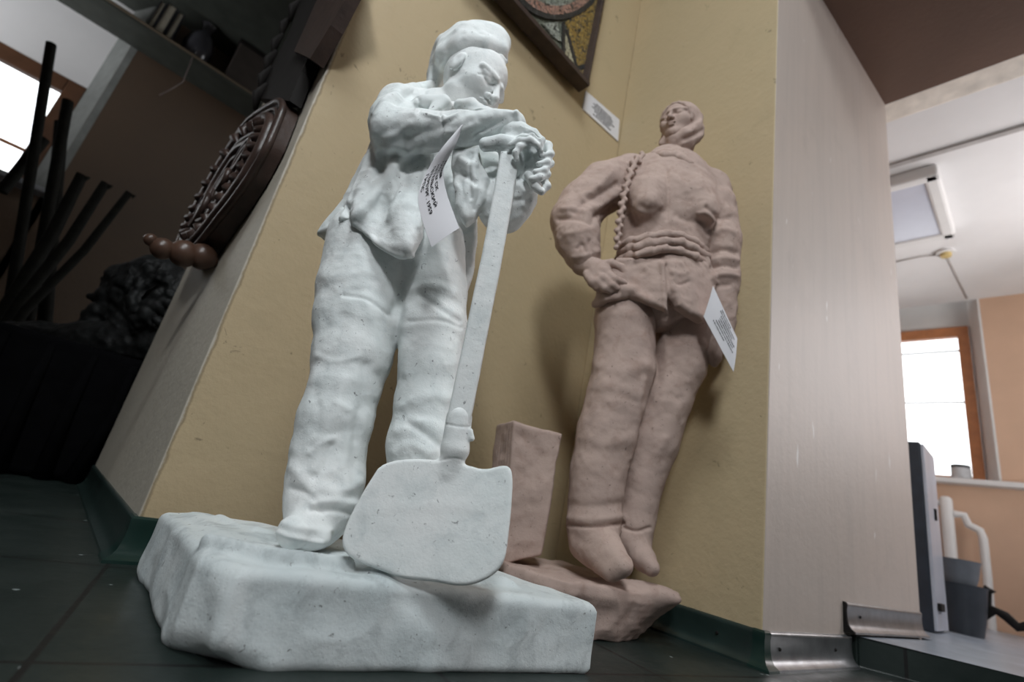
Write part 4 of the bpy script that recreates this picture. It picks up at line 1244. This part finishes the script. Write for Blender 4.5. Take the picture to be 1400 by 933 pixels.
def sheet(nm, left, right, label, nu=28, nv=8, bulge=0.0, rows=(), parent_cat='label'):
    """paper strip between two edge curves of 3-D points; rows of print run along its length"""
    Lf, Rt = np.array(left), np.array(right)

    def curve(P, u):
        n = len(P) - 1; x = min(max(u, 0), 1) * n; i = min(int(x), n - 1); t = x - i
        p0, p1, p2, p3 = P[max(i - 1, 0)], P[i], P[i + 1], P[min(i + 2, n)]
        return .5 * ((2 * p1) + (p2 - p0) * t + (2 * p0 - 5 * p1 + 4 * p2 - p3) * t * t + (3 * p1 - p0 - 3 * p2 + p3) * t ** 3)

    def surf(u, v):
        p = curve(Lf, u) * (1 - v) + curve(Rt, u) * v
        return p

    def nrm(u, v):
        e = .01
        a = surf(min(u + e, 1), v) - surf(max(u - e, 0), v); b_ = surf(u, min(v + e, 1)) - surf(u, max(v - e, 0))
        n = np.cross(a, b_); n /= np.linalg.norm(n) + 1e-12
        view = surf(u, v) - np.array([0, 0, CAMH])
        return n if n @ view < 0 else -n

    def pt(u, v, off=0.0):
        p = surf(u, v) + nrm(max(u, .06), v) * (off + bulge * math.sin(math.pi * v))
        return tuple(to_world(p))
    mb = MB(); bm = mb.bm
    fr = [[bm.verts.new(pt(i / nu, j / nv, .0)) for j in range(nv + 1)] for i in range(nu + 1)]
    bk = [[bm.verts.new(pt(i / nu, j / nv, -.0006)) for j in range(nv + 1)] for i in range(nu + 1)]
    for i in range(nu):
        for j in range(nv):
            bm.faces.new((fr[i][j], fr[i][j + 1], fr[i + 1][j + 1], fr[i + 1][j]))
            bm.faces.new((bk[i][j], bk[i + 1][j], bk[i + 1][j + 1], bk[i][j + 1]))
    for i in range(nu):
        for j, s in ((0, 1), (nv, -1)):
            bm.faces.new((fr[i][j], fr[i + 1][j], bk[i + 1][j], bk[i][j])[::s])
    for j in range(nv):
        for i, s in ((0, -1), (nu, 1)):
            bm.faces.new((fr[i][j], fr[i][j + 1], bk[i][j + 1], bk[i][j])[::-s])
    root = thing(nm, label, parent_cat, pt(.5, .5), 0)
    mb.build('paper', MAT['paper'], root, 60)
    tb = bmesh.new()
    for body, u0, v, hu, asp in rows:
        if body is None:                                   # a line of small print, too fine to read
            rl_ = random.Random(int(v * 100)); u = u0
            while u < asp:
                w_ = rl_.uniform(.008, .03)
                q4 = [tb.verts.new(pt(a, b_, .0007)) for a, b_ in ((u, v - hu / 2), (u + w_, v - hu / 2), (u + w_, v + hu / 2), (u, v + hu / 2))]
                tb.faces.new(q4)
                u += w_ + rl_.uniform(.005, .014)
            continue
        me = text_mesh(body, 1.0)
        n0 = len(tb.verts)
        tb.from_mesh(me)
        tb.verts.ensure_lookup_table()
        for vtx in list(tb.verts)[n0:]:
            vtx.co = Vector(pt(u0 + vtx.co.x * hu * asp, v + vtx.co.y * hu, .0007))
        bpy.data.meshes.remove(me)
    if rows:
        me = bpy.data.meshes.new('printing'); tb.to_mesh(me)
        o = link_mesh('printing', me, MAT['ink'], root)
        o['label'] = 'black printed lines'
    tb.free()
    return root


tl = px2([(631, 171, .668), (603, 204, .660), (583, 236, .660), (572, 268, .655), (577, 300, .662), (590, 338, .672)], .66)
tr = px2([(633, 170, .671), (624, 196, .672), (613, 217, .680), (606, 236, .683), (612, 268, .686), (628, 312, .684)], .69)
sheet('paper_tag', tl, tr, 'curled white paper tag with black print hanging on the white worker statue', 40, 10, .002,
      [('КП 38088', .40, .86, .15, .34), ('ГИПС 67 СК', .375, .66, .15, .36), ('ЖЕТЕЛЬСКИЙ', .38, .475, .15, .385), ('ПЕТЕРБУРГ. 1959', .38, .29, .15, .34), ('ГИПС', .43, .11, .15, .38)])
t2l = px2([(975, 391, 1.10), (968, 412, 1.098), (962, 433, 1.096)], 1.1)
t2r = px2([(1008, 463, 1.12), (1006, 486, 1.118), (1003, 509, 1.116)], 1.1)
# lengthwise from the upper left corner to the lower right one
a0, a1 = t2l[0], t2l[2]; b0, b1 = t2r[0], t2r[2]
low = [a1 * (1 - t) + b1 * t for t in (0, .33, .66, 1)]; upp = [a0 * (1 - t) + b0 * t for t in (0, .33, .66, 1)]
sheet('paper_tag', low, upp, 'flat white paper tag hanging beside the thigh of the pink woman statue', 16, 8, .002,
      [(None, .40, .88, .045, .74), (None, .36, .78, .045, .86), (None, .40, .68, .05, .80), (None, .38, .58, .05, .88), (None, .36, .48, .045, .84), (None, .30, .38, .045, .86), (None, .24, .27, .04, .62)])

# ------------------------------------------------------------------ framed mosaic on the wall and its caption
YF = 1.048
pic = thing('mosaic_picture', 'dark framed mosaic with gold and grey tesserae hanging on the yellow wall', 'picture', (.8, C1, 1.83))
br_ = on_plane(806, 118, 1, YF); xR, zB = br_[0], br_[2] - .0
fw = .022
xL, zT = xR - .62, zB + .74
mb = MB()
for c_, s_ in ((((xL + xR) / 2, (YF + 1.103) / 2, zB + fw / 2), (xR - xL, 1.103 - YF, fw)), (((xL + xR) / 2, (YF + 1.103) / 2, zT - fw / 2), (xR - xL, 1.103 - YF, fw)),
               ((xL + fw / 2, (YF + 1.103) / 2, (zB + zT) / 2), (fw, 1.103 - YF, zT - zB - 2 * fw)), ((xR - fw / 2, (YF + 1.103) / 2, (zB + zT) / 2), (fw * .6, 1.103 - YF, zT - zB - 2 * fw))):
    mb.box(c_, s_, bev=.002)
mb.build('frame', MAT['brown_wood'], pic)


def mosaic_mat(name, cols, scale=75):
    m, nt, b = new_mat(name)
    tc = nt.nodes.new('ShaderNodeTexCoord')
    v = nd(nt, 'ShaderNodeTexVoronoi', i_Scale=scale, i_Randomness=.55); nt.links.new(tc.outputs['Object'], v.inputs['Vector'])
    e = nd(nt, 'ShaderNodeTexVoronoi', i_Scale=scale, i_Randomness=.55); e.feature = 'DISTANCE_TO_EDGE'; nt.links.new(tc.outputs['Object'], e.inputs['Vector'])
    sp = nt.nodes.new('ShaderNodeSeparateColor'); nt.links.new(v.outputs['Color'], sp.inputs[0])
    n = len(cols)
    c = ramp(nt, sp.outputs[0], [(i / max(n - 1, 1), q) for i, q in enumerate(cols)])
    g = ramp(nt, e.outputs['Distance'], [(.03, (0, 0, 0)), (.10, (1, 1, 1))])
    c = mixc(nt, g, (.02, .02, .018), c)
    nt.links.new(c, b.inputs['Base Color']); b.inputs['Roughness'].default_value = .4
    bump(nt, b, [(g, .002, .8), (sp.outputs[1], .002, .5)])
    return m


def patch(name, pts, mat, lift, th=.004):
    y0 = 1.085 - lift
    fr_ = [on_plane(x, y, 1, y0) for x, y in pts]
    bk_ = [(p[0], y0 + th, p[2]) for p in fr_]
    return MB().hull_prism(fr_, bk_).build(name, mat, pic)


MB().box(((xL + xR) / 2, 1.092, (zB + zT) / 2), (xR - xL - .03, .012, zT - zB - .03)).build('backing', mosaic_mat('grey green tesserae', [(.10, .115, .085), (.17, .18, .14), (.13, .15, .11), (.22, .22, .18)]), pic)
patch('mosaic_field', [(774, 30), (790, 18), (812, 2), (826, -14), (834, -40), (822, 30), (810, 84), (800, 90), (789, 90)], mosaic_mat('gold tesserae', [(.20, .12, .02), (.36, .23, .05), (.28, .17, .03), (.42, .29, .08)]), .004)['label'] = 'gold mosaic field'
patch('mosaic_field', [(789, 94), (808, 90), (803, 110), (796, 104)], mosaic_mat('ochre tesserae', [(.30, .20, .06), (.40, .29, .11)]), .004)['label'] = 'small ochre mosaic field'
patch('mosaic_field', [(772, 42), (776, 46), (789, 94), (784, 92), (773, 74)], mosaic_mat('cream tesserae', [(.40, .36, .24), (.52, .48, .33)], 60), .004)['label'] = 'pale cream mosaic strip'
patch('mosaic_field', [(741, 32), (762, 30), (768, 58), (756, 50)], mosaic_mat('pale grey tesserae', [(.26, .28, .24), (.38, .40, .35)]), .004)['label'] = 'pale grey mosaic field'


def arc(r0, r1, a0, a1, n=14, c0=(762, -38), sx=1.0):
    o = [(c0[0] + sx * r0 * math.cos(math.radians(a0 + (a1 - a0) * i / n)), c0[1] + r0 * math.sin(math.radians(a0 + (a1 - a0) * i / n))) for i in range(n + 1)]
    q = [(c0[0] + sx * r1 * math.cos(math.radians(a0 + (a1 - a0) * i / n)), c0[1] + r1 * math.sin(math.radians(a0 + (a1 - a0) * i / n))) for i in range(n + 1)]
    return o, q


def band(name, r0, r1, a0, a1, mat, lift, **k):
    o_, q_ = arc(r0, r1, a0, a1, **k)
    y0 = 1.085 - lift
    mb = MB()
    for i in range(len(o_) - 1):
        f4 = [on_plane(x, y, 1, y0) for x, y in (o_[i], o_[i + 1], q_[i + 1], q_[i])]
        mb.hull_prism(f4, [(p[0], y0 + .004, p[2]) for p in f4])
    return mb.build(name, mat, pic)


blk = mosaic_mat('dark tesserae', [(.012, .012, .012), (.03, .028, .026)], 90)
band('mosaic_outline', 58, 65, 20, 170, blk, .006)['label'] = 'dark curved mosaic outline'
band('mosaic_field', 46, 58, 30, 150, mosaic_mat('pink tesserae', [(.34, .17, .12), (.44, .25, .19), (.30, .18, .14)], 80), .005)['label'] = 'pink mosaic arc'
band('mosaic_field', 4, 46, 10, 170, mosaic_mat('silver tesserae', [(.24, .26, .22), (.34, .36, .31), (.18, .20, .15)], 80), .005)['label'] = 'silver grey mosaic field'
patch('mosaic_outline', [(769, 30), (773, 30), (773, 74), (769, 70)], blk, .006)
patch('mosaic_outline', [(773, 40), (777, 40), (790, 90), (787, 92)], blk, .006)
patch('mosaic_outline', [(789, 90), (808, 85), (808, 91), (790, 96)], blk, .006)

cap_ = thing('caption_card', 'white printed caption card on the wall under the corner of the mosaic', 'card', (1.2, C1, 1.85))
cq = [on_plane(x, y, 1, C1 - .004) for x, y in ((801, 124), (847, 164), (845, 193), (797, 149))]
MB().hull_prism(cq, [(p[0], C1 - .0006, p[2]) for p in cq]).build('card', MAT['paper'], cap_)
ca, cb, cd_ = cq[3], cq[2], cq[0]
for i, (wd, s0) in enumerate(((.42, .30), (.56, .22), (.50, .26), (.62, .20), (.46, .28), (.34, .34), (.5, .26))):
    # rows of print: centred lines, lettered too small to read
    rr = random.Random(i)
    mb = MB(); x = s0
    v0 = .86 - i * .105
    while x < s0 + wd:
        w_ = rr.uniform(.015, .05)
        q4 = [ca + (cb - ca) * xx + (cd_ - ca) * vv for xx, vv in ((x, v0), (x + w_, v0), (x + w_, v0 - .06), (x, v0 - .06))]
        for p in q4: p[1] = C1 - .0046
        mb.hull_prism(q4, [(p[0], p[1] + .0004, p[2]) for p in q4])
        x += w_ + rr.uniform(.006, .02)
    mb.build('printing', MAT['ink'], cap_)

# ------------------------------------------------------------------ carved wooden ornament on the pier's side
orn = thing('carved_ornament', 'dark carved wooden ornament with oval medallion hanging on the pier side', 'ornament', (X0, 1.6, .7))
XF = .118


def on_tilt(px, py, x0):
    """the ornament leans away from the pier towards its far end"""
    d = ray(px, py)
    t = (x0 + .055 * 1.2) / (d[0] + .055 * d[1])
    return CPOS + d * t


rim_px = [(386, 136), (372, 143), (356, 153), (340, 165), (320, 193), (300, 225), (284, 252), (270, 280), (259, 302), (250, 320), (243, 337), (240, 350), (244, 357), (254, 354), (270, 338), (285, 320), (300, 300), (316, 281), (330, 262), (346, 239), (360, 215), (371, 195), (379, 175), (386, 158), (390, 145)]
rim = [on_tilt(x, y, .14) for x, y in rim_px]
for _ in range(2):                                         # round the outline
    rim = [q for a, b_ in zip(rim, rim[1:] + rim[:1]) for q in (a * .75 + b_ * .25, a * .25 + b_ * .75)]
cen = np.mean(rim, 0)


def ring_pts(s, dx=0.0): return [Vector((cen[0] + (p[0] - cen[0]) * s + dx, cen[1] + (p[1] - cen[1]) * s, cen[2] + (p[2] - cen[2]) * s)) for p in rim]


MB().hull_prism(rim, [(min(p[0] + .05, X0 - .004), p[1], p[2]) for p in rim]).build('medallion', MAT['dark_wood'], orn, 40)
for s, r in ((.985, .010), (.90, .006), (.80, .016), (.62, .009), (.50, .014), (.36, .008)):
    pts = ring_pts(s, -.002)
    MB().tube(pts + pts[:1], r, 8, False).build('moulding', MAT['dark_wood'], orn, 180)
rr = random.Random(5)
for i in range(26):                                        # leaf carving round the rim and in the middle
    t = i / 26 * len(rim); k = int(t) % len(rim); p = ring_pts(.71)[k].lerp(ring_pts(.71)[(k + 1) % len(rim)], t - int(t)); q = ring_pts(.60)[k]; e = ring_pts(.84)[k]
    MB().tube([q, p + Vector((-.016, 0, 0)), e], [.006, .015, .004], 7).build('carved_leaf', MAT['dark_wood'], orn, 180)
for cy, cz, s in ((cen[1] + .18, cen[2] - .05, .11), (cen[1] - .12, cen[2] + .04, .09), (cen[1], cen[2], .06)):
    pts = [Vector((cen[0] - .055 * (cy - cen[1]) - .010, cy + s * (1 - j / 44) * math.cos(j * .42), cz + .55 * s * (1 - j / 44) * math.sin(j * .42))) for j in range(40)]
    MB().tube(pts, [.011 * (1 - j / 60) for j in range(40)], 7).build('scroll', MAT['dark_wood'], orn, 180)
nk = [(350, 134), (362, 104), (380, 74), (398, 38), (416, -20), (430, -60), (500, -60), (478, -20), (455, 20), (430, 62), (412, 98), (396, 138)]
nf = [on_tilt(x, y, .142) for x, y in nk]
MB().hull_prism(nf, [(min(p[0] + .03, X0 - .004), p[1], p[2]) for p in nf]).build('neck', MAT['black_wood'], orn)
bk = [(402, 70), (424, 80), (452, 34), (480, -16), (505, -60), (462, -60), (440, -16), (418, 34)]
bf = [on_tilt(x, y, .132) for x, y in bk]
MB().hull_prism(bf, [(min(p[0] + .035, X0 - .006), p[1], p[2]) for p in bf]).build('block', MAT['brown_wood'], orn)
for i in range(6):                                         # carved nicks along the neck's edge
    a = np.array(nk[0]) + (np.array(nk[4]) - np.array(nk[0])) * (i / 6.5)
    p = on_tilt(a[0] + 6 - 7 * math.sin(i / 6 * 3.1), a[1], .140)
    MB().tube([Vector(p) + Vector((0, 0, -.05)), Vector(p) + Vector((-.012, 0, 0)), Vector(p) + Vector((0, 0, .06))], [.008, .020, .008], 8, flat=.6).build('carved_leaf', MAT['black_wood'], orn, 180)
bp = on_plane(283, 354, 0, .150)
mb = MB()
for x, dz, r in ((.138, 0, .036), (.098, -.012, .036), (.052, -.022, .028), (.022, -.012, .016)):
    bmesh.ops.create_uvsphere(mb.bm, u_segments=20, v_segments=12, radius=r, matrix=Matrix.Translation((x, bp[1], bp[2] + dz)))
mb.tube([(X0 - .004, bp[1], bp[2]), (.10, bp[1], bp[2] - .01), (.02, bp[1], bp[2] - .015)], .014, 10)
mb.build('turned_knob', simple_mat('brown turned wood', (.085, .045, .030), .35), orn, 180)

# ------------------------------------------------------------------ dark corner on the left: plinth, bust, poles, shelf
mb = MB()
pl = thing('draped_plinth', 'low plinth covered with black cloth in the dark corner behind the pier', 'plinth', (-.3, 2.52, 0))
mb.box((-.25, 2.52, .235), (1.7, .40, .47), bev=.03, seg=3)
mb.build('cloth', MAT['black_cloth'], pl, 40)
rr = random.Random(3)
for i in range(14):
    x = -1.04 + i * .12
    MB().tube([(x, 2.318, .44), (x + rr.uniform(-.02, .02), 2.312, .25), (x + rr.uniform(-.03, .03), 2.305, .004)], [.012, .02, .026], 8).build('fold', MAT['black_cloth'], pl, 180)

bust = thing('bearded_bust', 'dark bust of a bearded man facing left on the black draped plinth', 'bust', (0, 2.5, .47))
F = Field(.006)
DB = 2.06


def Lb(x, y, d=DB): return L(x, y, d)


F.chain([(200, 400, DB, 40), (215, 385, DB, 36), (190, 385, DB - .03, 26)], .03)          # skull and hair
F.chain([(170, 392, DB, 26), (150, 405, DB - .02, 17), (134, 407, DB - .03, 8), (122, 405, DB - .03, 3)], .015)   # brow and nose
F.chain([(165, 375, DB, 12), (148, 384, DB, 6)], .015)
F.chain([(160, 420, DB, 24), (138, 425, DB - .02, 12), (124, 432, DB - .02, 9)], .012)    # cheek and beard
F.chain([(150, 438, DB, 14), (122, 437, DB - .02, 8)], .012)
F.chain([(190, 425, DB, 30), (205, 455, DB + .02, 40)], .03)                               # neck
F.chain([(235, 480, DB, 40), (170, 475, DB - .02, 32), (80, 468, DB, 26), (10, 462, DB, 22)], .03)
F.chain([(190, 450, DB - .06, 10), (170, 452, DB - .05, 8)], .02)
rr = random.Random(8)
for i in range(46):                                        # curls of the hair and beard
    x, y = rr.uniform(176, 240), rr.uniform(360, 440)
    F.chain([(x, y, DB - .16, 5), (x + rr.uniform(-10, 10), y + rr.uniform(4, 14), DB - .15, 4)], .012)
sb = [([(150, 415), (165, 430), (180, 450)], 4, -.012), ([(140, 430), (160, 445)], 4, .01), ([(158, 392), (166, 396)], 3, -.014)]
F.box(wl_(-.2, 2.5, .27), (2, 2, .216), None, .001, .004, 'sub')
me = F.mesh('head', .012, 20, 51, 1, sb)
me.transform(Matrix.Translation((0, 0, 0)) @ Matrix.Rotation(FRAME_ROT, 4, 'Z'))
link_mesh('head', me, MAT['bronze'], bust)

poles = [((70, 60), (12, 425), 3.30, .022, 'long straight pole, tallest of those against the left window'),
         ((93, 138), (40, 430), 3.38, .025, 'pole beside the tallest one, its top at the window edge'),
         ((84, 168), (62, 430), 3.47, .030, 'short thick pole standing behind the two tall poles'),
         ((2, 262), (60, 190), 3.58, .026, 'slanting pole crossing behind the tall poles'),
         ((118, 244), (22, 400), 3.20, .024, 'bent stick with its tip under the brown wall, uppermost of three'),
         ((150, 255), (30, 410), 3.12, .020, 'bent stick in the middle of three leaning right'),
         ((182, 268), (34, 425), 3.05, .016, 'thin bent stick reaching farthest right over the bust')]
for i, (a, b_, y, r, lab) in enumerate(poles):
    p0 = Vector(on_plane(a[0], a[1], 1, y)); p1 = Vector(on_plane(b_[0], b_[1], 1, y + .02))
    d = p1 - p0
    if i != 3: p1 = p0 + d * (p0.z - .02) / max(p0.z - p1.z, .05) if i < 3 else p1
    if i < 4:
        pts = [p0, p0.lerp(p1, .33), p0.lerp(p1, .66), p1]
        rad = [r, r, r * 1.05, r * 1.05]
    else:
        mid = p0.lerp(p1, .45) + Vector((0, 0, -.035))
        q = Vector((p1.x - .03, y + .01, .02))
        pts = [p0 + Vector((.006, 0, -.004)), p0 + Vector((-.02, 0, .006)), mid, p1, q]
        rad = [r * .8, r, r * 1.15, r * 1.2, r * 1.2]
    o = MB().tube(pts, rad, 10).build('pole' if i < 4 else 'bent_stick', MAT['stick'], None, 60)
    tag(o, lab, 'pole' if i < 4 else 'stick', 'poles and sticks in the dark corner')

SZ = 2.78
shf = MB().box((.35, 4.03, SZ + .02), (2.9, .30, .04), bev=.004).build('wall_shelf', MAT['olive_board'])
tag(shf, 'dark olive shelf board high on the back wall, carrying books', 'shelf')
MB().box((-.35, 3.876, SZ + .024), (1.5, .012, .016), bev=.003).build('edging', simple_mat('tan edging', (.17, .13, .09)), shf)


def shelf_x(px, py): return on_plane(px, py, 1, 3.93)[0]


for px, th, hh, cov, lab in ((196, .020, .24, 'cream_paper', 'thin cream book, leftmost on the high shelf'), (212, .045, .26, 'cream_paper', 'thick pale book in the middle of the high shelf'), (230, .026, .25, 'olive_board', 'greyish book next to the thick pale one on the shelf')):
    x = shelf_x(px, 52)
    bk_ = thing('book', lab, 'book', (x, 3.98, SZ + .04), 0, 'books on the high shelf')
    MB().box((x, 3.99, SZ + .041 + hh / 2), (th, .17, hh - .008), bev=.002).build('pages', MAT['cream_paper'], bk_)
    MB().box((x - th / 2 - .004, 3.99, SZ + .041 + hh / 2), (.006, .18, hh)).box((x + th / 2 + .004, 3.99, SZ + .041 + hh / 2), (.006, .18, hh)).box((x, 4.083, SZ + .041 + hh / 2), (th + .014, .006, hh)).build('cover', MAT['dark_cover'], bk_)
vx = shelf_x(262, 60)
va = MB().lathe([(.0, 0), (.06, 0), (.085, .05), (.10, .13), (.085, .22), (.045, .28), (.04, .33), (.055, .36), (.047, .36), (.033, .33), (.0, .32)], (vx + .04, 4.0, SZ + .041), seg=28).build('vase', MAT['shiny'], None, 60)
tag(va, 'dark glazed vase with a bright glint right of the books', 'vase')
cx_ = shelf_x(330, 110)
crate = thing('crate', 'dark crate standing on the high shelf right of the vase', 'crate', (cx_, 4.0, SZ + .04))
MB().box((cx_ + .10, 4.03, SZ + .041 + .17), (.42, .27, .34), bev=.01).build('body', simple_mat('dark brown crate', (.055, .045, .04)), crate)
MB().box((cx_ + .10, 4.03, SZ + .041 + .355), (.44, .285, .03), bev=.006).build('lid', MAT['black_wood'], crate)
th0 = on_plane(262, 80, 1, 3.885); th1 = on_plane(250, 112, 1, 3.885); th2 = on_plane(218, 130, 1, 3.885)
o = MB().tube([Vector((th0[0], 3.88, SZ + .04)), th1, Vector(th1).lerp(Vector(th2), .5) + Vector((0, 0, -.01)), th2], .004, 6).build('hanging_thread', MAT['thread'], None, 180)
tag(o, 'loose grey thread hanging from the high shelf edge', 'thread')

# ------------------------------------------------------------------ next room: board, radiator, pots, lamp, detector
c0 = on_plane(1283, 868, 2, STEP)
bt = on_plane(1259, 600, 1, c0[1]); be = on_plane(1296, 860, 1, c0[1])
bd = thing('leaning_board', 'tall dark edged board with pale face standing behind the right jamb', 'board', tuple(c0))
xb0, xb1, zt = c0[0] + .0, max(be[0], c0[0] + .3), bt[2]
MB().box(((xb0 + xb1) / 2, c0[1] + .006, (STEP + zt) / 2), (xb1 - xb0 - .01, .012, zt - STEP - .02), bev=.002).build('face', MAT['grey_board'], bd)
MB().box(((xb0 + xb1) / 2, c0[1] + .075, (STEP + zt) / 2), (xb1 - xb0, .125, zt - STEP), bev=.006).build('body', MAT['navy_board'], bd)
MB().box((xb0 + .16, c0[1] - .002, STEP + (zt - STEP) * .62), (.02, .012, .05), bev=.003).build('bracket', MAT['black_wood'], bd)
MB().box((xb0 + .08, c0[1] - .004, STEP + .10), (.10, .018, .03), bev=.003).build('bracket', MAT['black_wood'], bd)

ra = thing('radiator', 'white ribbed radiator under the right window board', 'radiator', (4.88, .5, .3))
p_ = on_plane(1304, 722, 0, 4.86)
for i in range(6):
    MB().box((4.87, p_[1] + .03 + i * .085, .62), (.09, .07, .58), bev=.025, seg=3).build('rib', MAT['white_paint'], ra, 60)
MB().tube([(4.87, p_[1], .86), (4.87, p_[1] + .5, .86)], .022, 10).build('manifold', MAT['white_paint'], ra, 60)
MB().tube([(4.87, p_[1], .38), (4.87, p_[1] + .5, .38)], .022, 10).build('manifold', MAT['white_paint'], ra, 60)
pts = [on_plane(x, y, 0, 4.86) for x, y in ((1304, 703), (1318, 705), (1324, 718), (1340, 726), (1344, 736), (1350, 790), (1356, 862))]
o = MB().tube(pts, .026, 10).build('heating_pipe', MAT['white_paint'], None, 60)
tag(o, 'white bent heating pipe running down beside the radiator', 'pipe')

for i, (r, h_, lab, zb, dx) in enumerate(((.095, .205, 'tall dark pot at the bottom of the pile by the leaning board', STEP, 0), (.08, .105, 'grey bowl standing on top of the tall dark pot', STEP + .207, -.01))):
    o = MB().lathe([(0, 0), (r * .7, 0), (r * .86, h_ * .4), (r, h_), (r * 1.06, h_ + .012), (r * .97, h_ + .008), (r * .82, h_ * .4), (r * .66, .015), (0, .012)], (3.36 + dx, .315, zb), seg=32).build('basin', MAT['pot_metal'] if i == 0 else simple_mat('grey enamel', (.16, .17, .19), .4), None, 50)
    tag(o, lab, 'basin', 'stacked basins')
hs_ = [on_plane(x, y, 0, 3.45) for x, y in ((1356, 812), (1351, 806), (1348, 815), (1348, 830), (1346, 846), (1358, 834), (1374, 842), (1392, 858), (1410, 856))]
for p in hs_: p[2] = max(p[2], STEP + .022)
o = MB().tube(hs_, .021, 10).build('black_hose', MAT['black_wood'], None, 60)
tag(o, 'thick black hose lying in a loop beside the stacked pots', 'hose')

jx = on_plane(1314, 650, 0, 5.02)
jar = thing('jar', 'glass jar with dark rim standing on the right window board', 'jar', (5.03, jx[1], 1.06))
MB().lathe([(0, 0), (.055, 0), (.06, .02), (.06, .085), (.05, .10), (.046, .10), (.055, .08), (.055, .02), (0, .008)], (5.03, jx[1], 1.061), seg=24).build('glass', simple_mat('pale jar glass', (.55, .56, .58), .1), jar, 60)
MB().lathe([(.051, .0), (.058, .0), (.058, .02), (.051, .02)], (5.03, jx[1], 1.155), seg=24).build('rim', MAT['dark_cover'], jar, 60)

lm = thing('ceiling_lamp', 'square white ceiling lamp with frosted panel in the next room', 'lamp', (3.45, .45, 2.54))
la = [on_plane(x, y, 2, 2.47) for x, y in ((1289, 234), (1302, 325))]
ly0 = (la[0][1] + la[1][1]) / 2; lx0, lx1_ = la[0][0], la[1][0]; ly1 = ly0 + (lx1_ - lx0)
mb = MB()
fwd_ = .07
mb.box(((lx0 + lx1_) / 2, ly0 + fwd_ / 2, 2.50), (lx1_ - lx0, fwd_, .078), bev=.015).box(((lx0 + lx1_) / 2, ly1 - fwd_ / 2, 2.50), (lx1_ - lx0, fwd_, .078), bev=.015)
mb.box((lx0 + fwd_ / 2, (ly0 + ly1) / 2, 2.50), (fwd_, ly1 - ly0, .078), bev=.015).box((lx1_ - fwd_ / 2, (ly0 + ly1) / 2, 2.50), (fwd_, ly1 - ly0, .078), bev=.015)
mb.build('frame', MAT['white_paint'], lm)
MB().box(((lx0 + lx1_) / 2, (ly0 + ly1) / 2, 2.505), (lx1_ - lx0 - .12, ly1 - ly0 - .12, .06)).build('diffuser', MAT['lamp_diffuser'], lm)
sd = on_plane(1293, 347, 2, 2.52)
det = thing('smoke_detector', 'small round smoke detector on the white ceiling beyond the lamp', 'detector', (sd[0], sd[1], 2.54))
MB().lathe([(0, 0), (.045, 0), (.055, -.012), (.055, -.022), (0, -.022)], (sd[0], sd[1], 2.54), seg=24).build('base', MAT['white_paint'], det, 50)
MB().lathe([(.0, -.022), (.034, -.022), (.03, -.045), (.012, -.052), (0, -.052)], (sd[0], sd[1], 2.54), seg=24).build('sensor', simple_mat('yellowed plastic', (.55, .42, .18)), det, 50)
wr = [on_plane(x, y, 2, 2.536) for x, y in ((1225, 358), (1258, 351), (1293, 347), (1306, 375), (1322, 408))]
o = MB().tube(wr, .006, 6).build('cable', simple_mat('pale cable', (.45, .42, .40)), None, 180)
tag(o, 'thin pale cable running across the white ceiling past the detector', 'cable')
rl = [on_plane(x, y, 2, 2.52) for x, y in ((1212, 165), (1420, 101))]
rd = Vector(rl[1]) - Vector(rl[0])
o = MB().tube([(2.555, rl[0][1] + .2, 2.515), (2.555, -1.2, 2.515)], .014, 10).build('curtain_rail', MAT['black_wood'], None, 60)
tag(o, 'black curtain rail under the ceiling behind the lintel', 'rail')
